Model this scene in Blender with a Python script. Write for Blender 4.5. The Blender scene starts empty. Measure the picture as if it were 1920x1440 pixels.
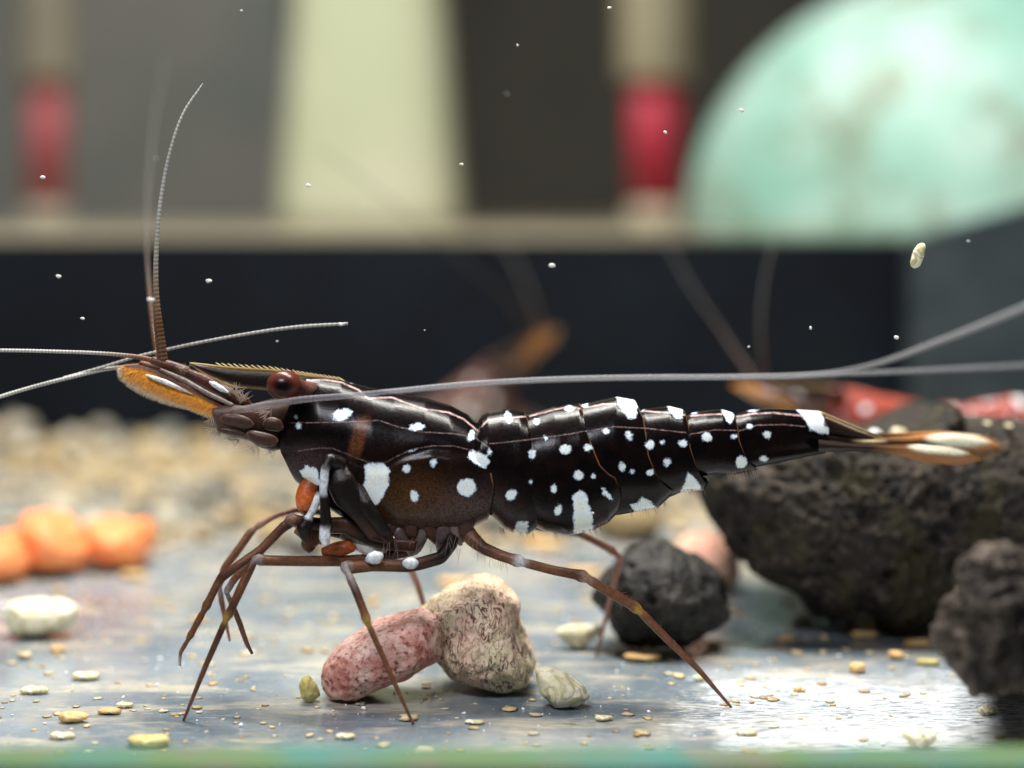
import bpy, math, random
import numpy as np
from mathutils import Vector, noise as mn

random.seed(7); rng = np.random.default_rng(11)
C = bpy.context.scene.collection
MM = 0.001                      # all shapes below are written in millimetres
K, D, H, HY = 0.016, 60.0, 15.1, 400.0   # mm per photo pixel in the focus plane, camera distance, camera height, horizon row

# ------------------------------------------------------------------ camera, world, lamps, exposure
sc = bpy.context.scene
cam = bpy.data.cameras.new('camera'); co = bpy.data.objects.new('camera', cam); C.objects.link(co)
co.location = (0, -D*MM, H*MM); co.rotation_euler = (math.pi/2, 0, 0)
cam.sensor_width = 36; cam.lens = 36*D/(1920*K); cam.shift_y = -(720-HY)/1920
cam.clip_start = 0.001; cam.clip_end = 5
cam.dof.use_dof = True; cam.dof.focus_distance = (D+0.6)*MM; cam.dof.aperture_fstop = 38
sc.camera = co
w = bpy.data.worlds.new('World'); sc.world = w; w.use_nodes = True
w.node_tree.nodes['Background'].inputs[0].default_value = (0.80, 0.92, 1.0, 1)
w.node_tree.nodes['Background'].inputs[1].default_value = 0.065
def area(name, loc, target, sx, sy, power, col=(1, 1, 1)):
    l = bpy.data.lights.new(name, 'AREA'); l.shape = 'RECTANGLE'; l.size = sx*MM; l.size_y = sy*MM
    l.energy = power; l.color = col
    o = bpy.data.objects.new(name, l); C.objects.link(o); o.location = Vector(loc)*MM
    o.rotation_euler = (Vector(target)-Vector(loc)).to_track_quat('-Z', 'Y').to_euler()
    return o
area('tank_lamp', (6, 16, 95), (2, 10, 0), 70, 7, 0.21, (1.0, 0.97, 0.90))
area('front_room_lamp', (-30, -70, 85), (0, 0, 8), 40, 16, 0.10, (0.93, 0.93, 1.0))  # fill light added from the front to lift the flank and white spots
area('shelf_lamp', (-40, 110, 190), (10, 190, 25), 120, 60, .52, (1.0, 0.98, 0.92))
vs = sc.view_settings; vs.view_transform = 'Standard'; vs.look = 'None'; vs.exposure = 0.0; vs.gamma = 1.0
sc.cycles.max_bounces = 8; sc.cycles.use_denoising = True

# ------------------------------------------------------------------ helpers
def P(px, py, y=0.0):           # photo pixel + depth -> point in mm
    s = K*(D+y)/D
    return np.array([(px-960)*s, y, H-(py-HY)*s])
def floor_y(py): return D*((H/K)/(py-HY)-1)

def mk(name, V, F, mat, parent=None, origin=(0, 0, 0), attrs=None, smooth=True, label=None, cat=None, group=None, kind=None):
    V = np.asarray(V, float) - np.asarray(origin, float)
    me = bpy.data.meshes.new(name)
    me.from_pydata((V*MM).tolist(), [], [list(map(int, f)) for f in F])
    for k, a in (attrs or {}).items():
        a = np.asarray(a, float)
        if a.ndim == 1:
            t = me.attributes.new(k, 'FLOAT', 'POINT'); t.data.foreach_set('value', a.astype(np.float32))
        else:
            t = me.attributes.new(k, 'FLOAT_COLOR', 'POINT')
            t.data.foreach_set('color', np.c_[a, np.ones(len(a))].astype(np.float32).ravel())
    if smooth: me.polygons.foreach_set('use_smooth', [True]*len(me.polygons))
    me.materials.append(mat); me.update()
    o = bpy.data.objects.new(name, me); C.objects.link(o)
    if parent is not None: o.parent = parent
    else: o.location = Vector(origin)*MM
    tag(o, label, cat, group, kind)
    return o
def tag(o, label=None, cat=None, group=None, kind=None):
    if label: o['label'] = label
    if cat: o['category'] = cat
    if group: o['group'] = group
    if kind: o['kind'] = kind
def empty(name, loc, label=None, cat=None, group=None):
    o = bpy.data.objects.new(name, None); C.objects.link(o); o.location = Vector(loc)*MM; o.empty_display_size = 0.002
    tag(o, label, cat, group); return o
def grid_faces(n, m, wrap_m=False, off=0):
    i = np.arange(n-1)[:, None]; j = np.arange(m if wrap_m else m-1)[None, :]
    a = i*m+j; b = i*m+(j+1) % m; c = (i+1)*m+(j+1) % m; d = (i+1)*m+j
    return (np.stack([a, b, c, d], -1).reshape(-1, 4)+off).tolist()
def resample(K_, n, smooth=2, spline=False):   # rows of keys -> n rows along the path
    K_ = np.asarray(K_, float); d = np.r_[0, np.cumsum(np.linalg.norm(np.diff(K_[:, :3], axis=0), axis=1))]
    t = np.linspace(0, d[-1], n)
    if spline:
        m = np.gradient(K_, d, axis=0); out = np.zeros((n, K_.shape[1]))
        idx = np.clip(np.searchsorted(d, t, 'right')-1, 0, len(d)-2)
        h = (d[idx+1]-d[idx]); u = ((t-d[idx])/h)[:, None]; h = h[:, None]
        out = (2*u**3-3*u**2+1)*K_[idx]+(u**3-2*u**2+u)*h*m[idx]+(-2*u**3+3*u**2)*K_[idx+1]+(u**3-u**2)*h*m[idx+1]
    else:
        out = np.stack([np.interp(t, d, K_[:, c]) for c in range(K_.shape[1])], 1)
        for _ in range(smooth):
            q = out.copy(); q[1:-1] = (out[:-2]+2*out[1:-1]+out[2:])/4; out = q
    return out
def tube(path, rad, sides=10, cap=True, flat=1.0):
    path = np.asarray(path, float); n = len(path); T = np.gradient(path, axis=0)
    T /= np.linalg.norm(T, axis=1)[:, None]+1e-12
    ref = np.array([0, 1.0, 0]) if abs(T[0][1]) < .9 else np.array([1.0, 0, 0])
    V = []; N = ref
    for i in range(n):
        N = N-T[i]*np.dot(N, T[i]); N /= np.linalg.norm(N)+1e-12; B = np.cross(T[i], N)
        for a in range(sides):
            an = 2*math.pi*a/sides
            V.append(path[i]+rad[i]*(flat*math.cos(an)*N+math.sin(an)*B))
    F = grid_faces(n, sides, True)
    if cap:
        V += [path[0], path[-1]]
        F += [[(a+1) % sides, a, n*sides] for a in range(sides)]
        F += [[(n-1)*sides+a, (n-1)*sides+(a+1) % sides, n*sides+1] for a in range(sides)]
    return np.array(V), F
def join(parts):                # [(V,F,attr),...] -> one mesh
    V, F, A, o = [], [], [], 0
    for p in parts:
        V.append(p[0]); F += [[i+o for i in f] for f in p[1]]; A.append(p[2]); o += len(p[0])
    return np.concatenate(V), F, np.concatenate(A)

# ------------------------------------------------------------------ node helpers
class NB:
    def __init__(s, name):
        s.m = bpy.data.materials.new(name); s.m.use_nodes = True; s.t = s.m.node_tree; s.n = s.t.nodes; s.l = s.t.links
        s.b = s.n['Principled BSDF']; s._p = None
    def new(s, t): return s.n.new(t)
    def put(s, sock, v):
        if isinstance(v, bpy.types.NodeSocket): s.l.new(v, sock)
        elif isinstance(v, (tuple, list)) and len(v) == 3 and sock.type == 'RGBA': sock.default_value = (*v, 1)
        else: sock.default_value = v
    def P(s, scale=(1, 1, 1), rot=(0, 0, 0)):
        tc = s.new('ShaderNodeTexCoord'); mp = s.new('ShaderNodeMapping')
        mp.inputs['Scale'].default_value = [1000*a for a in scale]; mp.inputs['Rotation'].default_value = rot
        s.l.new(tc.outputs['Object'], mp.inputs[0]); return mp.outputs[0]
    def noise(s, scale, detail=3, rough=.55, vec=None, dist=0):
        t = s.new('ShaderNodeTexNoise'); t.inputs['Scale'].default_value = scale; t.inputs['Detail'].default_value = detail
        t.inputs['Roughness'].default_value = rough; t.inputs['Distortion'].default_value = dist
        s.l.new(vec or s.P(), t.inputs['Vector']); return t.outputs['Fac']
    def vor(s, scale, vec=None, feature='F1'):
        t = s.new('ShaderNodeTexVoronoi'); t.feature = feature; t.inputs['Scale'].default_value = scale
        s.l.new(vec or s.P(), t.inputs['Vector']); return t.outputs['Distance']
    def rng(s, v, a, b, c=0., d=1., smooth=True):
        t = s.new('ShaderNodeMapRange'); t.interpolation_type = 'SMOOTHSTEP' if smooth else 'LINEAR'
        s.put(t.inputs[0], v)
        for i, q in enumerate((a, b, c, d)): t.inputs[i+1].default_value = q
        return t.outputs[0]
    def mix(s, f, a, b):
        t = s.new('ShaderNodeMix'); t.data_type = 'RGBA'; s.put(t.inputs[0], f); s.put(t.inputs[6], a); s.put(t.inputs[7], b)
        return t.outputs[2]
    def math(s, op, a, b=0.):
        t = s.new('ShaderNodeMath'); t.operation = op; s.put(t.inputs[0], a); s.put(t.inputs[1], b); return t.outputs[0]
    def attr(s, name, col=False):
        t = s.new('ShaderNodeAttribute'); t.attribute_name = name; return t.outputs['Color' if col else 'Fac']
    def bump(s, h, dist, strength=1.):
        t = s.new('ShaderNodeBump'); t.inputs['Strength'].default_value = strength; t.inputs['Distance'].default_value = dist*MM
        s.l.new(h, t.inputs['Height']); s.l.new(t.outputs[0], s.b.inputs['Normal']); return t
    def out(s, base, rough=.5, spec=.5, **kw):
        s.put(s.b.inputs['Base Color'], base); s.put(s.b.inputs['Roughness'], rough); s.put(s.b.inputs['Specular IOR Level'], spec)
        for k, v in kw.items(): s.put(s.b.inputs[k.replace('_', ' ')], v)
        return s.m

def m_shell(name, dark, brown, line):
    b = NB(name); n1 = b.noise(2.2, 4); n2 = b.noise(16, 3, .7); n3 = b.noise(34, 2)
    base = b.mix(b.math('MULTIPLY', b.rng(n1, .35, .75), .6), dark, brown)
    tone = b.math('MULTIPLY', b.attr('tone'), b.rng(n2, .3, .75, .25, 1.))
    base = b.mix(tone, base, b.attr('tonecol', True))
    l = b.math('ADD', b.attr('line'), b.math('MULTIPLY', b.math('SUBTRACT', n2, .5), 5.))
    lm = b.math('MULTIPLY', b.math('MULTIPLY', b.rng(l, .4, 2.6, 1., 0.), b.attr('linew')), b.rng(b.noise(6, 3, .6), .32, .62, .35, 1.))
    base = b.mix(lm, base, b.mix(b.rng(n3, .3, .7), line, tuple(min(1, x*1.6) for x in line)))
    base = b.mix(b.rng(b.attr('edge'), .3, 1.), base, (.20, .085, .040))
    s = b.math('ADD', b.attr('spot'), b.math('MULTIPLY', b.math('SUBTRACT', b.noise(15, 4, .7), .5), 10.))
    s = b.math('ADD', s, b.math('MULTIPLY', b.math('SUBTRACT', b.noise(5, 2, .5), .5), 8.))
    m = b.rng(s, -.8, 3.2)
    wc = b.mix(b.rng(s, 0, 5), (.50, .64, .80), b.mix(b.rng(n1, .35, .65), (.80, .86, .88), (.84, .86, .74)))
    wc = b.mix(b.math('MULTIPLY', b.rng(n3, .38, .60, 1., 0.), .45), wc, (.36, .45, .55))
    base = b.mix(m, base, wc)
    b.bump(b.math('ADD', b.math('MULTIPLY', n2, .6), b.math('MULTIPLY', n3, .12)), .012, .45)
    return b.out(base, b.rng(n2, .3, .7, .15, .27), .13)
M_SHELL = m_shell('dark_shell', (.0026, .0016, .0020), (.0095, .0042, .0036), (.36, .25, .24))
M_RED = m_shell('red_shell', (.22, .030, .022), (.36, .09, .055), (.5, .2, .15))
M_PINK = m_shell('pinkish_brown_shell', (.12, .06, .05), (.20, .11, .09), (.2, .13, .1))

def m_vcol(name, rough=.35, var=.5, sc_=8, trans=0., bump=.01, alpha=1.):
    b = NB(name); c = b.attr('col', True); n = b.noise(sc_, 4, .65)
    base = b.mix(b.math('MULTIPLY', b.rng(n, .35, .7, 1., 0.), var), c, b.mix(.72, c, (0.012, .006, .004)))
    b.bump(n, bump, .6)
    return b.out(base, rough, .22, Transmission_Weight=trans, Alpha=alpha)
M_LIMB = m_vcol('limb_cuticle', .36, .6, 9, bump=.03)
M_GLASSY = m_vcol('clear_flagellum', .3, .2, 20, alpha=.42)
M_FLAG = m_vcol('flagellum_cuticle', .4, .25, 20)
M_HAIR = m_vcol('setae', .5, .1, 5, alpha=.8)
M_FAN = m_vcol('tail_fan_cuticle', .4, .35, 9)

def m_stone(name, cols, scale, bump=.10, rough=.75, veins=None, vs_=None, dirt=None):
    b = NB(name); n1 = b.noise(scale, 5, .6); n2 = b.noise(scale*5, 4, .65); v = b.vor(scale*3.2)
    base = b.mix(b.rng(n1, .36, .64), cols[0], cols[1])
    if len(cols) > 2: base = b.mix(b.rng(n2, .48, .68), base, cols[2])
    if veins:
        q = b.noise(vs_[0], 2, .5, b.P(vs_[1]), 1.2)
        ln = b.rng(b.math('ABSOLUTE', b.math('SUBTRACT', q, .5)), .018, .06, 1., 0.)
        q2 = b.noise(vs_[0]*.45, 2, .5, None, .6)
        base = b.mix(b.math('MULTIPLY', ln, b.rng(q2, .3, .6, .35, .95)), base, veins)
    if dirt: base = b.mix(b.rng(b.noise(scale*.8, 4, .6, b.P((1.3, 1, .8))), .5, .66), base, dirt)
    h = b.math('ADD', b.math('MULTIPLY', n2, .7), b.math('MULTIPLY', v, .5))
    b.bump(h, bump, 1.)
    return b.out(base, rough, .35)
M_LAVA = m_stone('lava_stone', ((.0045, .0045, .0050), (.023, .017, .012), (.075, .055, .038)), .5, .45, .8, dirt=(.034, .028, .010))
M_LAVA2 = m_stone('worn_lava_stone', ((.016, .012, .010), (.075, .056, .040), (.14, .11, .085)), .4, .5, .85)
M_BLACK = m_stone('black_stone', ((.005, .005, .005), (.014, .013, .011), (.040, .034, .026)), .55, .25, .62)
M_TANP = m_stone('buff_pebble', ((.66, .42, .32), (.66, .58, .38), (.74, .60, .46)), .55, .12, .7, (.085, .032, .024), (3.2, (1.5, 1.5, .62)))
M_MAROON = m_stone('maroon_pebble', ((.72, .50, .42), (.50, .20, .155), (.22, .045, .038)), 1.2, .10, .75)
M_CREAM = m_stone('cream_pebble', ((.74, .68, .46), (.80, .76, .62), (.66, .60, .36)), .8, .06, .7, (.42, .36, .16), (1.1, (1, 1, 1)))
M_PINKS = m_stone('salmon_stone', ((.66, .33, .24), (.72, .44, .32), (.60, .36, .22)), .7, .08, .8)
M_ORANGE = m_stone('orange_stone', ((.86, .20, .055), (.90, .30, .10), (.85, .38, .17)), .5, .08, .6)
M_TAN = m_stone('tan_crumb', ((.58, .34, .12), (.68, .45, .20), (.72, .55, .30)), 1.6, .04, .7)
M_OLIVE = m_stone('olive_crumb', ((.40, .34, .10), (.52, .46, .18), (.55, .50, .28)), 1.8, .04, .7)
M_WHITE = m_stone('white_flake', ((.80, .80, .76), (.74, .72, .66)), 3., .02, .5)

# ------------------------------------------------------------------ setting: tank floor, panels, shelf, backdrop
def m_floor():
    b = NB('scuffed_plastic_floor')  # scuffs include a white reflection and glints painted into the colour
    n1 = b.noise(.16, 4, .55, b.P((1, .45, 1))); n2 = b.noise(.33, 5, .62, b.P((1, .55, 1)))
    sw = b.noise(1.2, 4, .7, b.P((1, 5, 1), (0, 0, math.radians(14))))
    sd = b.noise(1.4, 4, .7, b.P((1, 6, 1), (0, 0, math.radians(-38))))
    fine = b.noise(6, 3, .7)
    base = b.mix(b.rng(n1, .34, .66), (.115, .152, .185), (.23, .27, .305))
    base = b.mix(b.math('MULTIPLY', b.rng(n2, .45, .75), .55), base, (.46, .40, .28))  # cream film, also standing in for the bottle's reflection
    base = b.mix(b.math('MULTIPLY', b.rng(fine, .55, .75), .3), base, (.52, .52, .48))
    # dull film of sediment towards the back of the tank
    tc = b.new('ShaderNodeTexCoord'); sx = b.new('ShaderNodeSeparateXYZ'); b.l.new(tc.outputs['Object'], sx.inputs[0])
    X, Y = sx.outputs[0], sx.outputs[1]
    sed = b.math('MULTIPLY', b.rng(Y, .026, .045), b.rng(b.noise(.11, 3, .5), .42, .58))
    base = b.mix(sed, base, (.52, .42, .25))
    hair = b.noise(1.5, 3, .75, b.P((1, 12, 1), (0, 0, math.radians(-52))))
    lines = b.noise(1.3, 4, .75, b.P((1, 7, 1), (0, 0, math.radians(9))))
    cs = b.noise(.42, 4, .65, b.P((.45, 1.3, 1), (0, 0, math.radians(6))))
    base = b.mix(b.math('MULTIPLY', b.rng(cs, .50, .62), b.rng(lines, .35, .6, .25, .65)), base, (.62, .55, .40))  # cream smears painted in for the bottle's reflection
    st = b.rng(lines, .57, .66)
    base = b.mix(b.math('MULTIPLY', st, .45), base, (.66, .69, .70))  # pale streaks painted in as glints along the scratches
    side = b.rng(X, .008, .014)
    # white reflection painted into the colour at right front, broken by scratches
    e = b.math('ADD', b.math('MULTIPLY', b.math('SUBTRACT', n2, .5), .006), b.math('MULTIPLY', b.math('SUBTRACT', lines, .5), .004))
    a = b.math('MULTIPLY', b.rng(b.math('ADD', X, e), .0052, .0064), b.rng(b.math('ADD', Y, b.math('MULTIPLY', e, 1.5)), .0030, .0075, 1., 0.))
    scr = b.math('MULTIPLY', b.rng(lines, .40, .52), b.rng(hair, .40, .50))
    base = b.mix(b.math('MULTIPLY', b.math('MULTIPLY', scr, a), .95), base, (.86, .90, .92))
    h = b.math('ADD', b.math('MULTIPLY', lines, b.rng(X, .006, .014, 1., .45)), b.math('ADD', b.math('MULTIPLY', n2, 5.), b.math('MULTIPLY', b.math('MULTIPLY', hair, side), .9)))
    h = b.math('ADD', h, b.math('MULTIPLY', fine, .10))
    b.bump(h, .007, 1.)
    return b.out(base, b.rng(n2, .3, .7, .07, .16), .6)
def box(x0, x1, y0, y1, z0, z1, bev=0.):
    V = [(x, y, z) for x in (x0, x1) for y in (y0, y1) for z in (z0, z1)]
    F = [(0, 1, 3, 2), (4, 6, 7, 5), (0, 4, 5, 1), (2, 3, 7, 6), (0, 2, 6, 4), (1, 5, 7, 3)]
    return V, F
V, F = box(-140, 140, -13, 76, -3, 0)
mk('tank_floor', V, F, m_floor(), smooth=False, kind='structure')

b = NB('black_panel_plastic'); n = b.noise(.05, 4, .6); n2 = b.noise(1.2, 3)
M_BLK = b.out(b.mix(b.rng(n, .4, .65), (.0035, .0050, .0085), (.006, .010, .014)), b.rng(n2, .3, .7, .4, .55), .12)
V, F = box(-140, 140, 76.1, 80, -3, 13.3)
mk('back_panel', V, F, M_BLK, smooth=False, origin=(0, 78, -3), label='long glossy black panel closing the back of the tank', cat='panel')
b = NB('slate_panel_plastic'); M_SLATE = b.out(b.mix(b.rng(b.noise(.3, 4), .4, .65), (.020, .030, .036), (.034, .046, .052)), .45, .4)
y0 = 70.; a0, a1, a2, a3 = P(1712, 446, y0), P(1960, 376, y0), P(1960, 860, y0), P(1712, 860, y0)
V = [(*p[:2], max(p[2], 0.02)) for p in (a0, a1, a2, a3)]; V += [(x, y+2.5, z) for x, y, z in V]
V = [(x, y, z) for x, y, z in V]
mk('corner_panel', V, [(0, 3, 2, 1), (4, 5, 6, 7), (0, 1, 5, 4), (1, 2, 6, 5), (2, 3, 7, 6), (3, 0, 4, 7)], M_SLATE, smooth=False,
   origin=(28, 71, 0.02), label='slate grey corner panel with slanted top edge before the black panel', cat='panel')

def m_rim():
    b = NB('green_glass_rim'); n1 = b.noise(.22, 4, .6, b.P((1, 1, 3))); n2 = b.noise(.5, 3)
    base = b.mix(b.rng(n1, .38, .6), (.035, .14, .12), (.075, .13, .05)); base = b.mix(b.rng(n2, .52, .7), base, (.12, .11, .08))
    return b.out(base, .65, .2)
V, F = box(-60, 60, -14.6, -13.05, -3, 2.76)
V = np.array(V); F = list(F)
n = 60
ring = [(-14.6, -3), (-14.6, 2.5), (-14.35, 2.65), (-13.3, 2.65), (-13.05, 2.5), (-13.05, -3)]
V = np.array([(x, yy, zz+(.06*mn.noise((x*.2, yy, 0)) if zz > 0 else 0)) for x in np.linspace(-60, 60, n) for yy, zz in ring])
mk('front_rim', V, grid_faces(n, 6, True), m_rim(), origin=(0, -13.8, -3), smooth=False,
   label='low green glass rim along the front edge of tank floor', cat='tank rim')

b = NB('beige_shelf_board'); M_SHELF = b.out(b.mix(b.rng(b.noise(.06, 4, .6, b.P((1, .3, 1))), .4, .62), (.38, .33, .23), (.22, .19, .14)), .6, .3)
V, F = box(-260, 260, 80.2, 420, 9, 13.0)
mk('shelf', V, F, M_SHELF, smooth=False, kind='structure')
b = NB('dim_backdrop'); nb = b.noise(.012, 3, .5)
M_WALL = b.out(b.mix(b.rng(nb, .35, .65), (.075, .072, .060), (.105, .10, .085)), .9, .1)
V, F = box(-400, 400, 420.2, 426, -10, 400)
mk('wall', V, F, M_WALL, smooth=False, kind='structure')
b = NB('grey_card'); M_GREY = b.out(b.mix(b.rng(b.noise(.03, 3), .35, .65), (.15, .165, .155), (.20, .195, .18)), .8, .2)  # material of the added board standing in for haze on the glass
xa, xb = P(-500, 0, 300)[0], P(545, 0, 300)[0]  # board added to stand in for the grey haze on the glass
V, F = box(xa, xb, 300, 306, 13.02, 190)
mk('grey_board', V, F, M_GREY, smooth=False, origin=((xa+xb)/2, 303, 13), label='added grey board standing in for haze on the glass behind the faded red marker', cat='board')

# pale green tapered container
def superring(rx, ry, n, p):
    t = np.linspace(0, 2*math.pi, n, endpoint=False); c, s = np.cos(t), np.sin(t)
    return np.c_[rx*np.sign(c)*np.abs(c)**p, ry*np.sign(s)*np.abs(s)**p]
def lathe(profile, n=48, p=1.0, aspect=1.0):
    V = [];
    for r, z in profile: V += [(x, y, z) for x, y in superring(r, r*aspect, n, p)]
    F = grid_faces(len(profile), n, True)
    F.append(list(range(n))[::-1]); F.append([(len(profile)-1)*n+i for i in range(n)])
    return np.array(V, float), F
b = NB('pale_green_plastic')
M_POST = b.out(b.mix(b.rng(b.noise(.05, 3), .35, .65), (.50, .54, .36), (.60, .60, .44)), .5, .4, Subsurface_Weight=.15, Subsurface_Radius=(.004, .005, .003))
yy = 190; c = P(695, 433, yy)
V, F = lathe([(10.6, 0), (11.3, .6), (11.3, 3), (10.2, 16), (9.2, 30), (8.4, 48), (7.6, 70), (7.2, 95), (6.4, 100), (3, 101), (3, 112)], 56, .62, .8)
t = empty('tapered_bottle', (c[0], yy, 13.0), 'pale green tapered plastic bottle standing on the shelf between two red banded markers', 'bottle')
mk('bottle_body', V+[c[0], yy, 13.0], F, M_POST, t, (c[0], yy, 13.0))
b = NB('cream_cap'); M_CAP = b.out((.70, .66, .48), .5, .4)
V, F = lathe([(4.2, 0), (4.4, .5), (4.4, 8), (3.8, 9)], 32)
mk('cap', V+[c[0], yy, 13.0+109], F, M_CAP, t, (c[0], yy, 13.0))
# markers
def marker(px, wpx, yy, barrel, band, band_top, label):
    c = P(px, 433, yy); s = K*(D+yy)/D; r = wpx*s/2
    t = empty('marker_pen', (c[0], yy, 13.0), label, 'marker', 'red banded markers standing on the shelf')
    zt = H-(band_top-HY)*s-13.0; zb = H-(385-HY)*s-13.0
    o = np.array([c[0], yy, 13.0])
    V, F = lathe([(r*.9, 0), (r*1.02, .3), (r*1.02, zb)], 32); mk('foot', V+o, F, barrel, t, o)
    V, F = lathe([(r, zb+.02), (r, zt)], 32); mk('red_band', V+o, F, band, t, o)
    V, F = lathe([(r*1.3, zt+.02), (r*1.42, zt+.5), (r*1.42, 105), (r*.7, 112)], 32); mk('barrel', V+o, F, barrel, t, o)
b = NB('cream_barrel'); M_BAR = b.out(b.mix(b.rng(b.noise(.2, 3), .4, .6), (.40, .36, .25), (.46, .41, .29)), .5, .4)
b = NB('red_band_paint'); M_BAND = b.out(b.mix(b.rng(b.noise(.3, 3), .4, .6), (.42, .020, .045), (.36, .018, .04)), .5, .4)
b = NB('faded_red_paint'); M_BAND2 = b.out(b.mix(b.rng(b.noise(.3, 3), .4, .6), (.36, .085, .095), (.30, .075, .08)), .6, .3)
b = NB('dull_barrel'); M_BAR2 = b.out(b.mix(b.rng(b.noise(.2, 3), .4, .6), (.34, .31, .24), (.30, .28, .22)), .6, .3)
marker(1228, 94, 180, M_BAR, M_BAND, 150, 'cream marker pen with a bright crimson band next to the mint dome')
marker(88, 74, 180, M_BAR2, M_BAND2, 150, 'dull cream marker pen with a faded rose band before the added grey haze board')
# mint dome
def m_dome():
    b = NB('mint_plastic'); n1 = b.noise(.12, 4, .6); n2 = b.noise(.16, 4, .7)
    base = b.mix(b.rng(n1, .35, .65), (.235, .44, .365), (.37, .53, .47)); base = b.mix(b.math('MULTIPLY', b.rng(n2, .49, .62), .75), base, (.17, .20, .125))
    return b.out(base, .45, .4, Subsurface_Weight=.2, Subsurface_Radius=(.003, .005, .004))
yy = 125; c = P(1872, 446, yy)
prof = [(28.6, 0), (28.9, .8)]+[(28.7*math.cos(a)**.92, .8+24.0*math.sin(a)) for a in np.linspace(.06, 1.5, 26)]+[(.6, 24.8)]
V, F = lathe(prof, 72)
dome = mk('mint_dome', V+[c[0], yy, 13.0], F, m_dome(), origin=(c[0], yy, 13.0), label='large mint green speckled dome sitting on the shelf behind the tank', cat='dome')

# ------------------------------------------------------------------ the shrimp
YC0 = 1.6
def yc(px): return YC0+np.where(np.asarray(px) > 1250, ((np.asarray(px)-1250)/620.)**2*5.0, 0.)
z4 = lambda o, s: (lambda pts: [(o[0]+x/s, o[1]+y/s) for x, y in pts])
Z2, Z3, Z4 = z4((500, 700), 4.364), z4((880, 700), 4.364), z4((1240, 700), 4.364)
ELL = [(555, 782.5, 4.5, 4, 0), (559, 798, 6, 7, 0), (641, 778, 20, 12, -18), (781, 801, 17, 8.5, -10), (884, 816, 7, 11, 25), (775, 844, 7, 3, -20),
       (762, 879, 9, 9, 0), (813, 867, 7, 8.5, 0), (777, 930, 9, 12.5, -10), (918, 849, 5, 8, 0), (875, 914, 19, 18, 0),
       (953, 782, 8, 12, -10), (1006, 790, 7, 6.5, 0), (1023, 822, 4.5, 5, 0), (998, 852, 8, 11, 0), (995, 903, 5, 5, 0), (958, 928, 11, 12, 20),
       (1060, 842, 12, 10.5, 0), (1102, 839, 10, 7.5, 0), (1085, 891, 10.5, 9.5, 0), (1113, 893, 5, 5, 0), (1038, 918, 7.5, 9.5, 0), (1048, 956, 8, 11, 20),
       (1055, 755, 10, 5, 0), (1067, 766, 10, 7, 0), (1096, 758, 8, 7, 0), (1135.5, 809, 8, 6.5, 0), (1179, 818, 7.5, 10, -15), (1218, 834, 9, 11, 25),
       (1241.6, 829, 4.5, 5, 0), (1166.5, 875, 7, 10, -10), (1185, 884.5, 6.5, 6, 0), (1218.7, 886, 7.5, 7, 0), (1251, 867, 8, 9, 0), (1205, 766, 6, 7, 0),
       (1281, 830.6, 10, 8, 0), (1301, 774, 7, 4, 0), (1325, 820, 11, 9.5, 0), (1376, 818.5, 7, 6, 0), (1405, 800, 7, 6.5, 0), (1412, 770, 9, 4, 0),
       (1439, 815, 9, 7.5, 0), (1389, 866, 11.5, 13, 0), (1432, 861, 9, 6.5, 0), (700, 722, 0.1, .1, 0), (647, 710, 9, 4, 0), (663, 716, 5, 3, 0)]
POLY = [Z2([(800, 735), (960, 728), (1012, 800), (1000, 920), (935, 1050), (860, 1110), (770, 970), (800, 870)]),
        Z2([(1650, 640), (1690, 625), (1800, 665), (1830, 720), (1790, 785), (1735, 770), (1640, 685)]),
        Z2([(262, 800), (330, 748), (420, 790), (445, 920), (395, 925), (290, 860)]),
        Z3([(380, 1215), (490, 1200), (485, 1330), (350, 1330)]),
        Z3([(840, 1000), (900, 945), (960, 990), (1010, 1150), (1022, 1330), (848, 1330), (845, 1150)]),
        Z3([(1065, 905), (1130, 960), (1185, 1030), (1160, 1050), (1090, 990)]),
        Z3([(1190, 170), (1260, 160), (1370, 190), (1385, 260), (1365, 375), (1300, 375), (1220, 275)]),
        Z3([(1610, 250), (1680, 240), (1755, 290), (1745, 370), (1690, 375), (1620, 305)]),
        Z3([(1410, 1010), (1480, 1040), (1550, 1105), (1540, 1160), (1360, 1170), (1310, 1070), (1370, 1060)]),
        Z3([(1790, 810), (1830, 830), (1880, 890), (1920, 980), (1720, 980), (1760, 880)]),
        Z4([(485, 280), (560, 280), (605, 340), (585, 400), (560, 422), (510, 360)]),
        Z4([(1085, 280), (1300, 270), (1335, 350), (1345, 420), (1395, 460), (1375, 505), (1280, 492), (1210, 470), (1170, 380)])]
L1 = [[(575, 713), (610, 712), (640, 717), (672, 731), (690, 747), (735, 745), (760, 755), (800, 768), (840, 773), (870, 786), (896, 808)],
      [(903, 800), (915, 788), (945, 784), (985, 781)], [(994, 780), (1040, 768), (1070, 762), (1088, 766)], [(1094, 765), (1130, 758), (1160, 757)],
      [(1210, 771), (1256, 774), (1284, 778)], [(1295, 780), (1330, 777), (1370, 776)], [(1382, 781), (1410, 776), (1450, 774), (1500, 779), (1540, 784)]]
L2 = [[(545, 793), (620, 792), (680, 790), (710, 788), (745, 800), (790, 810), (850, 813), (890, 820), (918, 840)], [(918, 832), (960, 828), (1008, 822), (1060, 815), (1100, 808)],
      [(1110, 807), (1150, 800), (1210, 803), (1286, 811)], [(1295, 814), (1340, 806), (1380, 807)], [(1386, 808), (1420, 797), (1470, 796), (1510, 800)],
      [(558, 846), (600, 840), (625, 841), (660, 855), (690, 867), (722, 868), (745, 855), (775, 842), (810, 836), (850, 836), (900, 848)]]
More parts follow.
